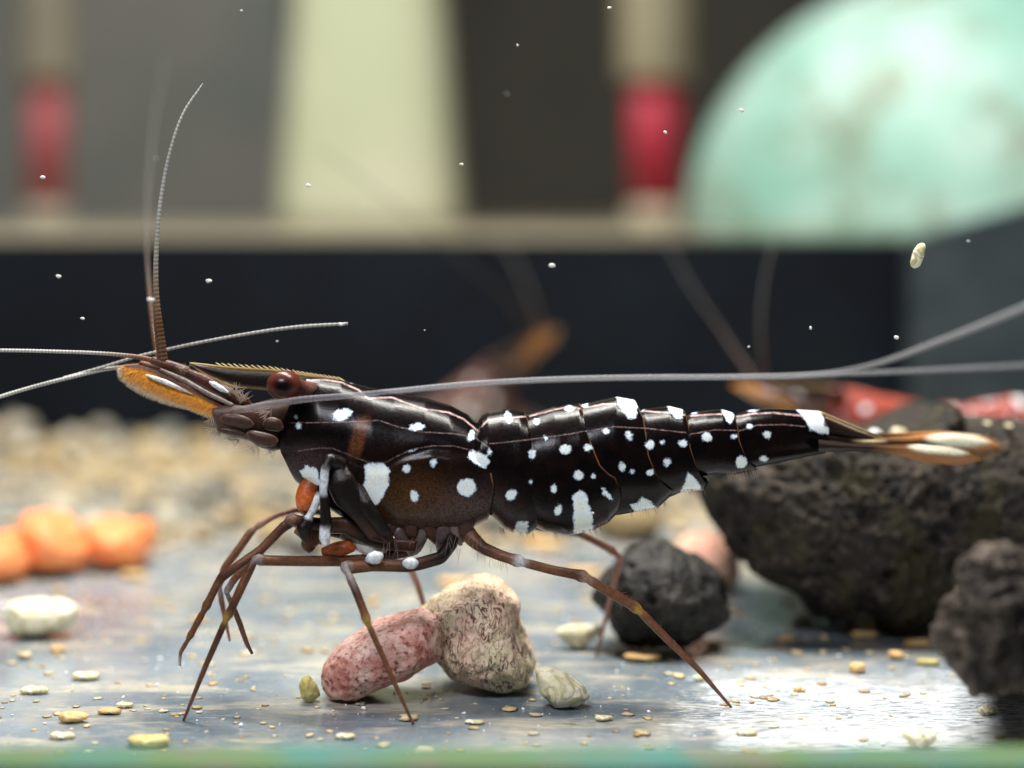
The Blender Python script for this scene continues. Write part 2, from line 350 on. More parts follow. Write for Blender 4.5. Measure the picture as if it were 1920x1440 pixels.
def seg_dist(Q, a, b):
    a = np.array(a); b = np.array(b); d = b-a; t = np.clip(((Q-a)@d)/(d@d+1e-9), 0, 1)[:, None]
    return np.linalg.norm(Q-a-t*d, axis=1)
def poly_sd(Q, poly):
    d = np.full(len(Q), 1e9); ins = np.zeros(len(Q), bool); n = len(poly)
    for i in range(n):
        a, b = poly[i], poly[(i+1) % n]; d = np.minimum(d, seg_dist(Q, a, b))
        c = ((a[1] > Q[:, 1]) != (b[1] > Q[:, 1])); ins ^= c & (Q[:, 0] < (b[0]-a[0])*(Q[:, 1]-a[1])/(b[1]-a[1]+1e-12)+a[0])
    return np.where(ins, d, -d)
def pattern(V, ycent):
    yn = 2*ycent-V[:, 1]; yn = np.minimum(V[:, 1], yn)            # both flanks carry the same pattern
    s = K*(D+yn)/D; Q = np.c_[960+V[:, 0]/s*((D+yn)/(D+V[:, 1]))**0, HY+(H-V[:, 2])/s]
    spot = np.full(len(V), -50.)
    for x, y, a, b_, r in ELL:
        r = math.radians(r); dx = Q[:, 0]-x; dy = Q[:, 1]-y
        u = (dx*math.cos(r)+dy*math.sin(r))/a; v = (-dx*math.sin(r)+dy*math.cos(r))/b_
        spot = np.maximum(spot, (1-np.hypot(u, v))*min(a, b_))
    for p in POLY: spot = np.maximum(spot, poly_sd(Q, p))
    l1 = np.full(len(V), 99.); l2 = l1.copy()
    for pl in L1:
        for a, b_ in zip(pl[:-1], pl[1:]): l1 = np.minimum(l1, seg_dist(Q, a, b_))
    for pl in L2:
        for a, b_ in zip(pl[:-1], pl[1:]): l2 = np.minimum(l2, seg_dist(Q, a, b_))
    line = np.minimum(l1, l2+.6); lw = np.where(l1 < l2, .95, .42)  # lamp reflections along the back painted as pale lines, plus the groove edge
    def g(x, y, a, b_): return np.exp(-((Q[:, 0]-x)/a)**2-((Q[:, 1]-y)/b_)**2)
    br = g(770, 935, 75, 55); rd = np.clip(1.6*np.exp(-(((Q[:, 0]-672)+(Q[:, 1]-820)*.25)/13)**4-((Q[:, 1]-820)/34)**4), 0, 1)
    pu = g(880, 950, 70, 40)+.8*g(780, 985, 90, 16)+.7*g(570, 870, 60, 40)+.6*g(1130, 985, 40, 20)+.5*g(960, 985, 50, 20)
    tone = np.clip(br*.95+rd*.8+pu*.85, 0, .95)
    wgt = np.c_[br, rd, pu]+1e-6; wgt /= wgt.sum(1)[:, None]
    tc = wgt@np.array([(.095, .040, .012), (.17, .060, .022), (.10, .062, .058)])
    return spot, line, lw, tone, tc

def interp(pts, x): p = np.array(pts); return np.interp(x, p[:, 0], p[:, 1])
def curve(pts):                 # a boundary given as (x, y) px from back to belly -> x over t in 0..1
    p = np.array(pts, float); t = (p[:, 1]-p[0, 1])/(p[-1, 1]-p[0, 1]); return lambda tt: np.interp(tt, t, p[:, 0])
WID = [(500, 40), (530, 58), (600, 84), (700, 100), (850, 103), (905, 96), (940, 94), (1050, 95), (1150, 87), (1280, 68), (1400, 52), (1500, 42), (1560, 36)]
SEG = [  # front edge, back edge, back line, belly line, width factor, columns
 dict(f=[(578, 708), (548, 735), (530, 780), (524, 830), (528, 870), (556, 906)], b=[(906, 806), (918, 840), (926, 900), (924, 950), (916, 974)],
      top=[(500, 770), (524, 752), (545, 728), (575, 706), (600, 707), (640, 712), (672, 722), (706, 730), (740, 738), (798, 747), (844, 760), (878, 778), (899, 797), (908, 812), (930, 850)],
      bot=[(500, 850), (524, 862), (546, 893), (580, 925), (620, 955), (660, 980), (700, 992), (750, 998), (800, 1000), (850, 996), (890, 986), (915, 974), (930, 940)], w=1.0, n=150),
 dict(f=[(893, 790), (896, 980)], b=[(985, 772), (1000, 800), (1007, 830), (1009, 850), (1006, 900), (1014, 985)],
      top=[(890, 800), (903, 779), (915, 772), (944, 768), (975, 770), (990, 777), (1010, 790)],
      bot=[(890, 940), (921, 966), (945, 990), (960, 997), (990, 1001), (1004, 991), (1018, 970)], w=.97, n=50),
 dict(f=[(978, 780), (990, 800), (996, 830), (998, 860), (992, 900), (1002, 990)], b=[(1088, 757), (1100, 780), (1107, 808), (1124, 842), (1152, 868), (1163, 906), (1164, 947)],
      top=[(970, 790), (990, 779), (1040, 763), (1086, 757), (1100, 762), (1120, 770), (1170, 790)],
      bot=[(985, 970), (1004, 987), (1022, 995), (1063, 1003), (1109, 994), (1140, 979), (1158, 960), (1168, 935)], w=1.02, n=75),
 dict(f=[(1080, 765), (1092, 800), (1105, 840), (1130, 880), (1135, 960)], b=[(1192, 750), (1206, 768), (1212, 800), (1214, 820), (1228, 850), (1250, 885), (1268, 915)],
      top=[(1075, 770), (1092, 759), (1120, 752), (1155, 744), (1189, 750), (1205, 762), (1215, 772), (1280, 800)],
      bot=[(1090, 985), (1150, 966), (1185, 960), (1231, 953), (1256, 930), (1276, 908)], w=1.0, n=60),
 dict(f=[(1196, 770), (1204, 800), (1206, 830), (1225, 880), (1240, 920)], b=[(1285, 770), (1291, 792), (1292, 820), (1303, 850), (1330, 893)],
      top=[(1190, 777), (1210, 767), (1256, 762), (1280, 768), (1290, 776), (1340, 800)],
      bot=[(1200, 938), (1256, 931), (1279, 921), (1318, 918), (1332, 898), (1342, 880)], w=1.0, n=50),
 dict(f=[(1278, 778), (1283, 820), (1290, 850), (1310, 890)], b=[(1376, 775), (1382, 792), (1384, 815), (1396, 845), (1420, 876)],
      top=[(1275, 786), (1297, 775), (1325, 770), (1355, 768), (1375, 774), (1386, 782), (1425, 800)],
      bot=[(1270, 900), (1310, 893), (1343, 888), (1377, 889), (1419, 880), (1428, 868)], w=1.0, n=50),
 dict(f=[(1368, 780), (1375, 830), (1382, 880)], b=[(1540, 771), (1552, 800), (1552, 825), (1546, 850)],
      top=[(1365, 786), (1382, 777), (1405, 769), (1446, 766), (1492, 768), (1536, 771), (1556, 777)],
      bot=[(1365, 888), (1382, 884), (1423, 874), (1469, 865), (1526, 853), (1556, 848)], w=1.0, n=70)]
NT = 160
def build_body():
    Vs, F, E, off = [], [], [], 0; Yc = []
    t = np.linspace(0, 1, NT); t = t+.0*t
    th = math.pi*t; cth = np.cos(th)
    for si, S in enumerate(SEG):
        fx, bx = curve(S['f'])((1-cth)/2), curve(S['b'])((1-cth)/2)
        n = S['n']; U = np.linspace(0, 1, n)
        rows = []
        for u in list(U)+['lip']:
            uu = 1.0 if u == 'lip' else u
            x = fx*(1-uu)+bx*uu
            top, bot, wd = interp(S['top'], x), interp(S['bot'], x), interp(WID, x)*S['w']
            z = (top+bot)/2-(bot-top)/2*cth
            up = cth > 0; nexp = np.where(up, 1.9 if si else 1.75, 3.4)
            yw = np.clip(1-np.abs(cth)**nexp, 0, 1)**(1/nexp)*wd
            fl = 1+.022*uu**6-.02*(1-uu)**6 if si else 1.0+.01*uu**6
            if u == 'lip': fl *= .93; x = x-2
            if si == 0: fl *= 1-.35*np.clip((600-x)/90, 0, 1)**2
            # soft belly tuck of the body between the pleura
            yw = yw*fl
            if si == 0:   # groove above the gill cover
                gx = interp([(540, 846), (600, 840), (660, 855), (700, 868), (722, 868), (760, 848), (810, 836), (900, 848)], x)
                yw -= 2.4*np.exp(-((z-gx-1)/10.)**2)-2.0*np.exp(-((z-gx-20)/14.)**2)
            rows.append((x, z, yw, uu, u == 'lip'))
        n2 = n+1
        for sgn in (-1, 1):
            V = []
            for x, z, yw, uu, lip in rows:
                yb = yc(x); y = yb+sgn*yw*K
                s = K*(D+np.minimum(y, 2*yb-y))/D
                s = K*(D+yb-yw*K*.55)/D
                V.append(np.c_[(x-960)*s, y, H-(z-HY)*s])
                edge = np.zeros(NT)+(max(0, (uu-.955)/.045) if si and si < 6 else max(0, (uu-.985)/.015))*(1-.75*np.clip((t-.45)/.25, 0, 1))
                ed2 = np.clip((t-.955)/.03, 0, 1)*(.7 if si else .35); E.append(np.maximum(edge, ed2)); Yc.append(yb)
            V = np.concatenate(V); Vs.append(V)
            f = grid_faces(n2, NT, False, off)
            F += f if sgn > 0 else [q[::-1] for q in f]
            off += len(V)
        if si == 0:      # close the front of the head
            a0 = off-2*n2*NT; b0 = off-n2*NT
            c = Vs[-1][:NT].mean(0); c[1] = yc(540.); c[0] += .15
            Vs.append(c[None]); E.append(np.zeros(1)); Yc.append(np.array([c[1]]))
            F += [[a0+i, a0+i+1, off] for i in range(NT-1)]+[[b0+i+1, b0+i, off] for i in range(NT-1)]; off += 1
        if si == 6:
            a0 = off-2*n2*NT+n*NT; b0 = off-n2*NT+n*NT
            c = Vs[-1][-NT:].mean(0); c[1] = yc(1550.)
            Vs.append(c[None]); E.append(np.zeros(1)); Yc.append(np.array([c[1]]))
            F += [[a0+i+1, a0+i, off] for i in range(NT-1)]+[[b0+i, b0+i+1, off] for i in range(NT-1)]; off += 1
    V = np.concatenate(Vs); E = np.concatenate(E); Y = np.concatenate(Yc)
    spot, line, lw, tone, tc = pattern(V, Y)
    E = E*np.clip(1-spot/2, 0, 1)
    return V, F, dict(spot=spot, line=line, linew=lw, tone=tone, tonecol=tc, edge=E)

ROOT = P(960, 1343.75, 1.6); ROOT[2] = 0
shrimp = empty('shrimp', ROOT, 'black shrimp with white spots and orange brush standing among pebbles', 'shrimp')
Vb, Fb, Ab = build_body()
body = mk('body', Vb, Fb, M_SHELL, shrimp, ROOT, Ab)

BR, DK, BK = (.175, .070, .034), (.062, .024, .015), (.006, .004, .004)
YE, WH, GY, PK, OR = (.55, .32, .07), (.80, .84, .88), (.30, .27, .26), (.42, .20, .15), (.75, .16, .03)
def px_keys(keys):              # (px,py,y,r_px,col) -> rows x y z r c c c
    rows = []
    for px, py, y, r, c in keys: rows.append([*P(px, py, y), r*K*(D+y)/D, *c])
    return np.array(rows)
LEGP = []
def limb(name, keys, n=70, sides=10, mat=None, smooth=1, spline=False, parent=None, flat=1., rings=0, ringamp=.05):
    R = resample(px_keys(keys), n, smooth, spline); rad = R[:, 3]*(.8 if mat is not None and mat.name.startswith('clear') else .9 if name in ('walking_leg', 'front_leg') else 1.)
    col = R[:, 4:7].copy()
    if name in ('walking_leg', 'front_leg'): LEGP.append(R)
    if name in ('walking_leg', 'front_leg'):
        PK_ = px_keys(keys); dj = np.r_[0, np.cumsum(np.linalg.norm(np.diff(PK_[:, :3], axis=0), axis=1))]; tt = np.linspace(0, dj[-1], n)
        for kk, key in enumerate(keys):
            if key[4] in (GY, YE, WH) or (key[4] not in (BR, DK, BK, PK) and 2 < kk < len(keys)-2):
                rad *= 1+.22*np.exp(-((tt-dj[kk]+.10)/.12)**2)-.22*np.exp(-((tt-dj[kk]-.12)/.09)**2)
    if rings:
        ph = np.sin(np.linspace(0, rings*2*math.pi, n)); rad *= 1+ringamp*ph; col *= (1+(.28 if ringamp > .04 else .10)*ph)[:, None]
    V, F = tube(R[:, :3], rad, sides, True, flat)
    A = np.r_[np.repeat(col, sides, 0), col[:1], col[-1:]]
    return mk(name, V, F, mat or M_LIMB, parent or shrimp, ROOT, dict(col=np.clip(A, 0, 1)))
def hairs(name, items, parent, mat=None, sides=3):   # items: (p0, p1, r, c0, c1, bend)
    parts = []
    for p0, p1, r, c0, c1, bend in items:
        p0, p1 = np.array(p0), np.array(p1); mid = (p0+p1)/2+np.array(bend)
        path = np.array([p0, (p0+mid)/2*.9+.1*mid, mid, (mid+p1)/2, p1]); path = resample(path, 5, 1)
        V, F = tube(path, [r, r*.9, r*.75, r*.5, r*.15], sides, False)
        u = np.repeat(np.linspace(0, 1, 5), sides)[:, None]
        parts.append((V, F, np.array(c0)*(1-u)+np.array(c1)*u))
    V, F, A = join(parts)
    return mk(name, V, F, mat or M_HAIR, parent, ROOT, dict(col=A))

# walking legs: near side, then far side
YN = -.3
limb('walking_leg', [(846, 985, .9, 14, DK), (848, 1018, .4, 13, BK), (826, 1046, .1, 14, BK), (787, 1057, -.1, 14, DK), (765, 1061, -.15, 14, DK), (700, 1060, -.2, 13, BR), (659, 1064, -.3, 14, BR),
     (645, 1064, -.4, 10, GY), (650, 1070, -.5, 9, GY), (668, 1110, -.8, 9, DK), (684, 1152, -1., 9, BR), (688, 1166, -1., 8, YE), (695, 1180, -1., 6.5, BR), (735, 1270, -1.05, 5.5, BR), (775, 1358, -1.0, 3, (.22, .09, .06))], 110)
limb('walking_leg', [(800, 990, 1.6, 12, DK), (780, 1030, 1.2, 12, DK), (700, 1048, .9, 11.5, DK), (640, 1052, .6, 11.5, BR), (560, 1052, .2, 11, BR), (494, 1051, -.1, 11, BR), (480, 1048, -.2, 10, GY), (474, 1056, -.3, 9.5, DK),
     (452, 1102, -.5, 9.5, BR), (432, 1146, -.6, 8.5, DK), (425, 1158, -.6, 8, YE), (418, 1175, -.6, 7, DK), (385, 1250, -.6, 6, BR), (344, 1351, -.5, 3, (.20, .09, .07))], 110)
limb('walking_leg', [(868, 985, .9, 16, DK), (885, 1010, .5, 17, BR), (906, 1028, .3, 13, DK), (940, 1042, .2, 12, BR), (962, 1049, .1, 11.5, BR), (975, 1053, .1, 12, WH), (990, 1057, .1, 10, BR), (1040, 1070, .1, 10, BR), (1085, 1078, .2, 11, DK), (1096, 1082, .2, 12, (.42, .27, .20)),
     (1115, 1093, .2, 10, BR), (1160, 1120, .3, 11, BR), (1188, 1136, .4, 10, BR), (1196, 1143, .4, 9.5, YE), (1206, 1152, .4, 9, BR), (1240, 1187, .6, 8.5, BR), (1312, 1258, .9, 6, BR), (1371, 1326, 1.1, 2.6, (.20, .08, .06))], 120)
limb('walking_leg', [(1000, 985, 2.6, 9, DK), (1085, 1000, 4.2, 8, BR), (1120, 1018, 5.0, 7, BR), (1150, 1034, 5.6, 7.5, (.30, .09, .06)), (1163, 1046, 5.8, 7.5, PK), (1150, 1100, 6.2, 6, PK), (1128, 1190, 8.0, 4, PK), (1118, 1233, 8.0, 2.6, PK)], 80)
limb('walking_leg', [(760, 1000, 2.6, 8, DK), (762, 1050, 3.6, 8, PK), (780, 1090, 5., 7, PK), (800, 1150, 6., 5, PK), (815, 1215, 7.6, 3, PK), (818, 1238, 7.6, 2.4, PK)], 60)
# small claw-bearing front legs
limb('front_leg', [(650, 985, .8, 14, BK), (612, 985, .5, 14, BK), (560, 977, .2, 12, DK), (543, 974, .1, 11, (.25, .13, .09)), (536, 983, .1, 10, DK), (490, 1030, 0, 9.5, BR), (450, 1058, -.1, 9.5, BR), (416, 1082, -.1, 10, DK), (408, 1094, -.1, 8.5, BR), (385, 1140, -.1, 8, (.17, .07, .03)), (355, 1195, -.1, 6, (.2, .08, .035)), (338, 1224, -.1, 4, (.2, .1, .06)), (337, 1248, -.1, 2.5, (.6, .55, .5))], 110)
limb('front_leg', [(640, 1000, 1.6, 12, BK), (580, 988, 1.4, 10, DK), (548, 980, 1.2, 8, DK), (520, 1000, 1., 7.5, DK), (486, 1038, .8, 7.5, BR), (440, 1085, .8, 8, BR), (424, 1110, .8, 6, GY), (436, 1135, .9, 6, BR), (450, 1170, 1., 6, BR), (462, 1205, 1.1, 5, (.2, .08, .06)), (473, 1226, 1.1, 3, (.2, .09, .07))], 90)
limb('front_leg', [(610, 960, 3.0, 8, DK), (556, 956, 3.2, 6, BR), (520, 966, 3.2, 5.5, PK), (484, 986, 3.2, 6.5, (.36, .22, .17)), (470, 998, 3.2, 8.5, BR), (440, 1040, 3., 9, BR), (420, 1066, 2.9, 8, BR), (411, 1098, 2.8, 6, GY), (416, 1130, 2.8, 6, BR), (424, 1170, 2.8, 4, BR), (431, 1202, 2.8, 2.5, PK)], 90)
# black jointed claws folded in front of the gill cover
limb('folded_claw', [(640, 872, .1, 16, BK), (618, 862, -.15, 13, BK), (611, 876, -.35, 9, BK), (609, 884, -.35, 8, WH), (607, 905, -.35, 8.5, WH), (606, 922, -.35, 7, WH), (607, 932, -.35, 8, BK), (610, 960, -.35, 10, BK), (611, 984, -.35, 11, BK), (609, 992, -.35, 10, WH), (609, 1008, -.35, 11, WH), (611, 1022, -.35, 7, WH)], 90)
limb('folded_claw', [(600, 925, .1, 9, BK), (594, 940, -.1, 8, WH), (588, 955, -.1, 7.5, WH), (580, 968, -.1, 7, WH), (578, 974, -.1, 11, BK), (570, 990, -.1, 15, BK), (573, 1004, -.1, 12, BK), (578, 1018, -.1, 6, DK)], 70)
limb('thigh', [(622, 862, .2, 20, BK), (640, 905, -.1, 28, BK), (650, 930, -.1, 26, BK), (672, 962, -.1, 16, BK), (700, 1002, 0, 12, DK), (722, 1010, .2, 9, DK)], 60, 12, flat=.5)
limb('thigh', [(650, 900, .3, 24, BK), (684, 945, -.15, 15, BK), (702, 970, -.2, 14, BK), (722, 1000, -.1, 12, BK), (732, 1016, .1, 8, DK)], 60, 12, flat=.5)
limb('thigh', [(600, 985, .6, 15, DK), (650, 985, .4, 16, DK), (690, 1005, .4, 15, BK), (730, 1020, .4, 12, DK), (780, 1024, .4, 11, DK)], 60, 12, flat=.5)
# mouthparts
limb('mouthpart', [(585, 905, .6, 17, (.30, .08, .02)), (576, 920, .55, 19, (.62, .13, .03)), (574, 934, .5, 21, OR), (573, 948, .5, 18, (.70, .20, .07)), (575, 958, .6, 12, (.6, .28, .16)), (580, 966, .8, 4, (.5, .25, .15))], 60, 18, smooth=14)
limb('mouthpart', [(598, 985, 1., 16, DK), (585, 1010, .8, 17, (.22, .075, .03)), (577, 1022, .8, 15, (.20, .075, .035)), (585, 1033, .8, 8, (.22, .1, .05))], 40, 12, smooth=14)
limb('mouthpart', [(556, 992, 1.1, 9, (.30, .11, .05)), (575, 1004, 1., 12, (.26, .09, .04)), (605, 1010, 1., 12, (.20, .07, .03))], 30, 12, smooth=14)
limb('mouthpart', [(606, 1036, .7, 9, (.26, .09, .04)), (630, 1030, .6, 14, (.34, .075, .02)), (652, 1026, .6, 14, (.42, .085, .02)), (666, 1028, .6, 6, (.4, .09, .03))], 40, 12, smooth=14)
limb('mouthpart', [(640, 1000, 1., 10, (.45, .38, .33)), (672, 1012, .9, 20, (.55, .47, .42)), (700, 1028, .7, 18, (.72, .70, .68)), (716, 1036, .6, 9, (.6, .55, .5))], 40, 14, smooth=14)
# white nodes on the thigh above the bent leg
limb('white_node', [(688, 1050, -.4, 5, WH), (696, 1047, -.5, 11, WH), (706, 1045, -.5, 13, WH), (716, 1041, -.4, 6, WH)], 20, 12)
limb('white_node', [(758, 1056, -.4, 6, WH), (766, 1056, -.5, 11, WH), (775, 1056, -.5, 11, WH), (782, 1056, -.4, 5, WH)], 20, 12)
for px, dy, c, tl, wd in ((706, 4, (.07, .05, .05), 16, 12), (728, -4, DK, -10, 15), (752, 8, (.10, .07, .07), 20, 11), (770, -8, DK, 6, 16), (792, 6, (.12, .09, .085), -14, 10), (806, -4, DK, 18, 14), (830, 2, (.09, .06, .06), -8, 15), (852, -6, (.16, .12, .11), 12, 11), (872, -10, DK, -6, 16)):
    limb('leg_base', [(px-tl, 962+dy, .9, wd, (.06, .042, .042)), (px-tl*.3, 988+dy, .5, wd*1.15, c), (px+tl*.4, 1010+dy, .5, wd*.8, c), (px+tl, 1030+dy*1.4, .8, 4, (.22, .16, .15))], 30, 10, flat=.6)
it = []
for i in range(26):
    px = rng.uniform(715, 905); py = 1010+rng.uniform(-12, 22)-max(0, px-860)*.1
    it.append((P(px, py, .1), P(px+rng.uniform(-9, 9), py+rng.uniform(14, 40), -.05), .010, (.16, .11, .10), (.32, .26, .23), (0, 0, 0)))
for i in range(14): 
    px = rng.uniform(890, 950); py = np.interp(px, [890, 950], [1030, 1055]); it.append((P(px, py, .2), P(px+rng.uniform(-4, 6), py+rng.uniform(14, 30), .1), .009, (.4, .3, .25), (.7, .6, .5), (0, 0, 0)))
for R in LEGP:
    for i in range(46):
        k = int(rng.integers(len(R)//4, len(R)-1)); a = rng.uniform(0, 2*math.pi); d = R[k+1, :3]-R[k, :3]; d /= np.linalg.norm(d)+1e-9
        o_ = np.array([math.cos(a), rng.normal(0, .4), math.sin(a)]); L = rng.uniform(.07, .20)
        it.append((R[k, :3]+o_*R[k, 3]*.7, R[k, :3]+o_*(R[k, 3]+L*.5)+d*L, .0055, (.30, .18, .12), (.55, .45, .36), (0, 0, 0)))
hairs('leg_setae', it, shrimp)

# eyes on short stalks
def eye(px, py, y, sgn):
    c = P(px, py, y); R = K*31; n, m = 36, 48; V, col = [], []
    for i in range(n):
        a = math.pi*i/(n-1)
        for j in range(m):
            q = 2*math.pi*j/m
            d = np.array([math.sin(a)*math.cos(q)*1.08, -math.cos(a)*sgn*.95, math.sin(a)*math.sin(q)*.90]); V.append(c+d*R)
            k = np.clip((a/math.pi-.07)/.19, 0, 1)**1.3
            col.append((1-k)*np.array((.004, .002, .002))+k*np.array((.085, .021, .014)))
    b_ = mk('eye', V, grid_faces(n, m, True), M_EYE, shrimp, ROOT, dict(col=col))
    return b_
b = NB('eye_cornea'); cc = b.attr('col', True); M_EYE = b.out(cc, .25, .2)
limb('eye_stalk', [(600, 735, 1.4, 16, DK), (570, 730, .9, 16, (.20, .09, .07)), (548, 725, .5, 20, DK)], 20, 14)
limb('eye_stalk', [(600, 735, 1.8, 16, DK), (570, 730, 2.3, 16, DK), (548, 725, 2.7, 20, DK)], 20, 14)
eye(533, 722, .05, 1); eye(533, 722, 3.15, -1)

# rostrum: a thin toothed blade
up = [(356, 681), (385, 684), (416, 688), (460, 691), (512, 694), (565, 703), (605, 709), (645, 715)]
lo = [(356, 681), (372, 693), (388, 703), (421, 718), (447, 727), (500, 732), (565, 738), (645, 745)]
n = 60; xs = np.linspace(356, 645, n); V, col = [], []
for x in xs:
    a, b_ = interp(up, x), interp(lo, x)
    for k, tt in enumerate(np.linspace(0, 1, 6)):
        V.append(P(x, a+(b_-a)*tt, YC0-.10*math.sin(math.pi*tt)))
        col.append((.35, .22, .06) if k in (0, 5) else (.010, .008, .006))
    for k, tt in enumerate(np.linspace(1, 0, 6)[1:-1]):
        V.append(P(x, a+(b_-a)*tt, YC0+.10*math.sin(math.pi*tt))); col.append((.010, .008, .006))
ros = mk('rostrum', V, grid_faces(n, 10, True), M_LIMB, shrimp, ROOT, dict(col=col))
GO = (.50, .34, .12)
limb('rostrum_edge', [(x, y, YC0, 1.9, GO) for x, y in up[:-1]]+[(645, 715, YC0, 1., GO)], 50, 6, parent=ros, mat=M_FLAG)
limb('rostrum_edge', [(x, y, YC0, 1.7, GO) for x, y in lo[:5]]+[(499, 721, YC0, 1.2, GO)], 30, 6, parent=ros, mat=M_FLAG)
teeth = []
for x in list(np.linspace(412, 545, 13))+list(np.linspace(556, 640, 11)):
    y = interp(up, x); teeth.append(([x+5, y+1], [x-8, y-8]))
for x, y in ((388, 703), (405, 711), (421, 718)): teeth.append(([x+5, y-1], [x-9, y-1]))
for a, b_ in teeth: hairs('tooth', [(P(*a, YC0), P(*b_, YC0), 2.1*K, GO, (.7, .55, .28), (0, 0, 0))], ros, M_FLAG, 5)

# antennular peduncles with flagella
limb('antennule_base', [(470, 770, 1.0, 10, BR), (455, 752, .8, 12, DK), (432, 742, .7, 12, DK), (428, 738, .7, 13, BR), (410, 728, .7, 12, DK), (385, 714, .7, 12, (.10, .03, .02)), (352, 700, .7, 10, DK), (345, 696, .7, 12, (.2, .1, .06)), (330, 690, .7, 11, DK), (300, 680, .7, 10, (.12, .035, .018)), (284, 675, .7, 7, (.16, .06, .03))], 80, 12)
limb('antennule_base', [(480, 772, 2.4, 10, BR), (432, 748, 2.5, 11, DK), (385, 722, 2.5, 11, DK), (345, 704, 2.5, 10, BR), (300, 690, 2.5, 9, DK), (262, 682, 2.5, 6, (.2, .07, .03))], 60, 10)
limb('white_stripe', [(393, 716, .35, 2, WH), (400, 720, .3, 5, WH), (415, 729, .3, 5.5, WH), (428, 736, .35, 2, WH)], 30, 8)
FB, FG = (.105, .050, .026), (.44, .43, .40)
limb('antennule_flagellum', [(306, 682, .7, 10, FB), (302, 650, .7, 9.5, FB), (297, 610, .7, 8.5, FB), (293, 560, .7, 6, (.2, .13, .08)), (293, 470, .7, 4.4, (.34, .31, .26)), (302, 370, .7, 3.6, FG), (320, 280, .7, 3.0, FG), (345, 210, .7, 2.4, (.6, .6, .52)), (380, 157, .7, 1.2, (.7, .7, .6))], 420, 8, M_FLAG, spline=True, rings=70)
limb('antennule_flagellum', [(300, 686, 2.5, 10, FB), (292, 640, 3.2, 9, FB), (284, 580, 5.2, 7.5, FB), (277, 500, 8, 4.5, (.12, .09, .07)), (276, 400, 13, 3.4, (.14, .13, .12)), (282, 300, 18, 2.8, (.14, .135, .13)), (293, 200, 24, 2.2, (.14, .14, .14)), (312, 110, 30, 1.4, (.14, .14, .14))], 300, 8, M_GLASSY, spline=True, rings=70)
limb('antennule_flagellum', [(290, 677, .7, 6, (.2, .08, .04)), (262, 670, .7, 5, (.2, .08, .04)), (232, 666, .7, 4.2, (.25, .18, .13)), (180, 662, .7, 3.8, (.36, .33, .30)), (100, 659, .7, 3.6, FG), (0, 657, .6, 3.6, FG), (-90, 658, .4, 3, FG)], 260, 6, M_FLAG, spline=True, rings=60)
limb('antennule_flagellum', [(275, 686, 2.5, 5, (.2, .08, .04)), (235, 688, 2.4, 4, (.25, .16, .1)), (200, 692, 2.3, 4, FG), (130, 708, 2.0, 4, FG), (60, 726, 1.7, 4, FG), (0, 744, 1.4, 4, FG), (-80, 772, 1., 3, FG)], 240, 6, M_FLAG, spline=True, rings=60)
limb('antennule_flagellum', [(120, 708, 2.05, 2.6, FG), (200, 686, 2.2, 3.0, (.36, .34, .3)), (252, 670, 2.2, 3.2, (.32, .30, .26)), (315, 655, 2.2, 3.3, (.32, .31, .28)), (430, 632, 2.0, 3.4, (.34, .33, .30)), (560, 613, 1.8, 3.8, (.32, .32, .30)), (652, 607, 1.6, 3.2, (.32, .32, .30))], 260, 6, M_FLAG, spline=True, rings=60)
# antennae: base, orange feathered scale, long flagellum
def blade(name, top, bot, y0, thick, colf, mat, n=50, m=16, parent=None, bow=0.):
    V, col = [], []
    x0 = max(top[0][0], bot[0][0]); x1 = min(top[-1][0], bot[-1][0])
    for x in np.linspace(x0, x1, n):
        a, b_ = interp(top, x), interp(bot, x); u = (x-x0)/(x1-x0); yb = y0(u) if callable(y0) else y0
        for k in range(m):
            q = 2*math.pi*k/m; v = (1-math.cos(q))/2
            V.append(P(x, a+(b_-a)*v, yb-thick*math.sin(q)*math.sin(math.pi*min(max(u, .04), .96))**.5-bow*math.sin(math.pi*v))); col.append(colf(u, v, x, a+(b_-a)*v))
    return mk(name, V, grid_faces(n, m, True), mat, parent or shrimp, ROOT, dict(col=np.clip(col, 0, 1)))
def scol(u, v, x, y):
    o = np.array((.95, .38, .045)); d = np.array((.13, .05, .028)); k = np.clip((v-.10-.30*u)/.12, 0, 1)*1.0
    return d*(1-k)+o*k
sct = [(229, 686), (260, 684), (290, 692), (340, 716), (400, 746), (440, 768)]; scb = [(229, 700), (245, 711), (270, 724), (320, 746), (370, 766), (405, 779), (440, 785)]
scale = blade('antennal_scale', sct, scb, .55, .09, scol, M_LIMB, 60, 20)
blade('antennal_scale', [(x+4, y-3) for x, y in sct], [(x+4, y-6) for x, y in scb], 2.9, .09, scol, M_LIMB, 60, 20)
limb('white_stripe', [(273, 703, .40, 1.2, (.85, .82, .80)), (285, 707, .38, 4., (.9, .87, .85)), (310, 716, .36, 5., (.9, .87, .86)), (335, 727, .38, 4, (.88, .82, .80)), (362, 740, .42, 1, (.7, .5, .4))], 30, 6, parent=scale)  # highlight on the scale built in as a white strip
limb('scale_spine', [(300, 692, .5, 2.5, (.22, .15, .12)), (345, 712, .42, 4, (.30, .24, .22)), (390, 738, .42, 4.5, (.26, .2, .18)), (436, 760, .45, 4, (.3, .24, .2))], 40, 8, parent=scale)
it = []
path = resample(np.array([[229, 688, 0], [232, 702, 0], [247, 712, 0], [272, 726, 0], [320, 748, 0], [370, 768, 0], [405, 781, 0]], float), 900, 0)
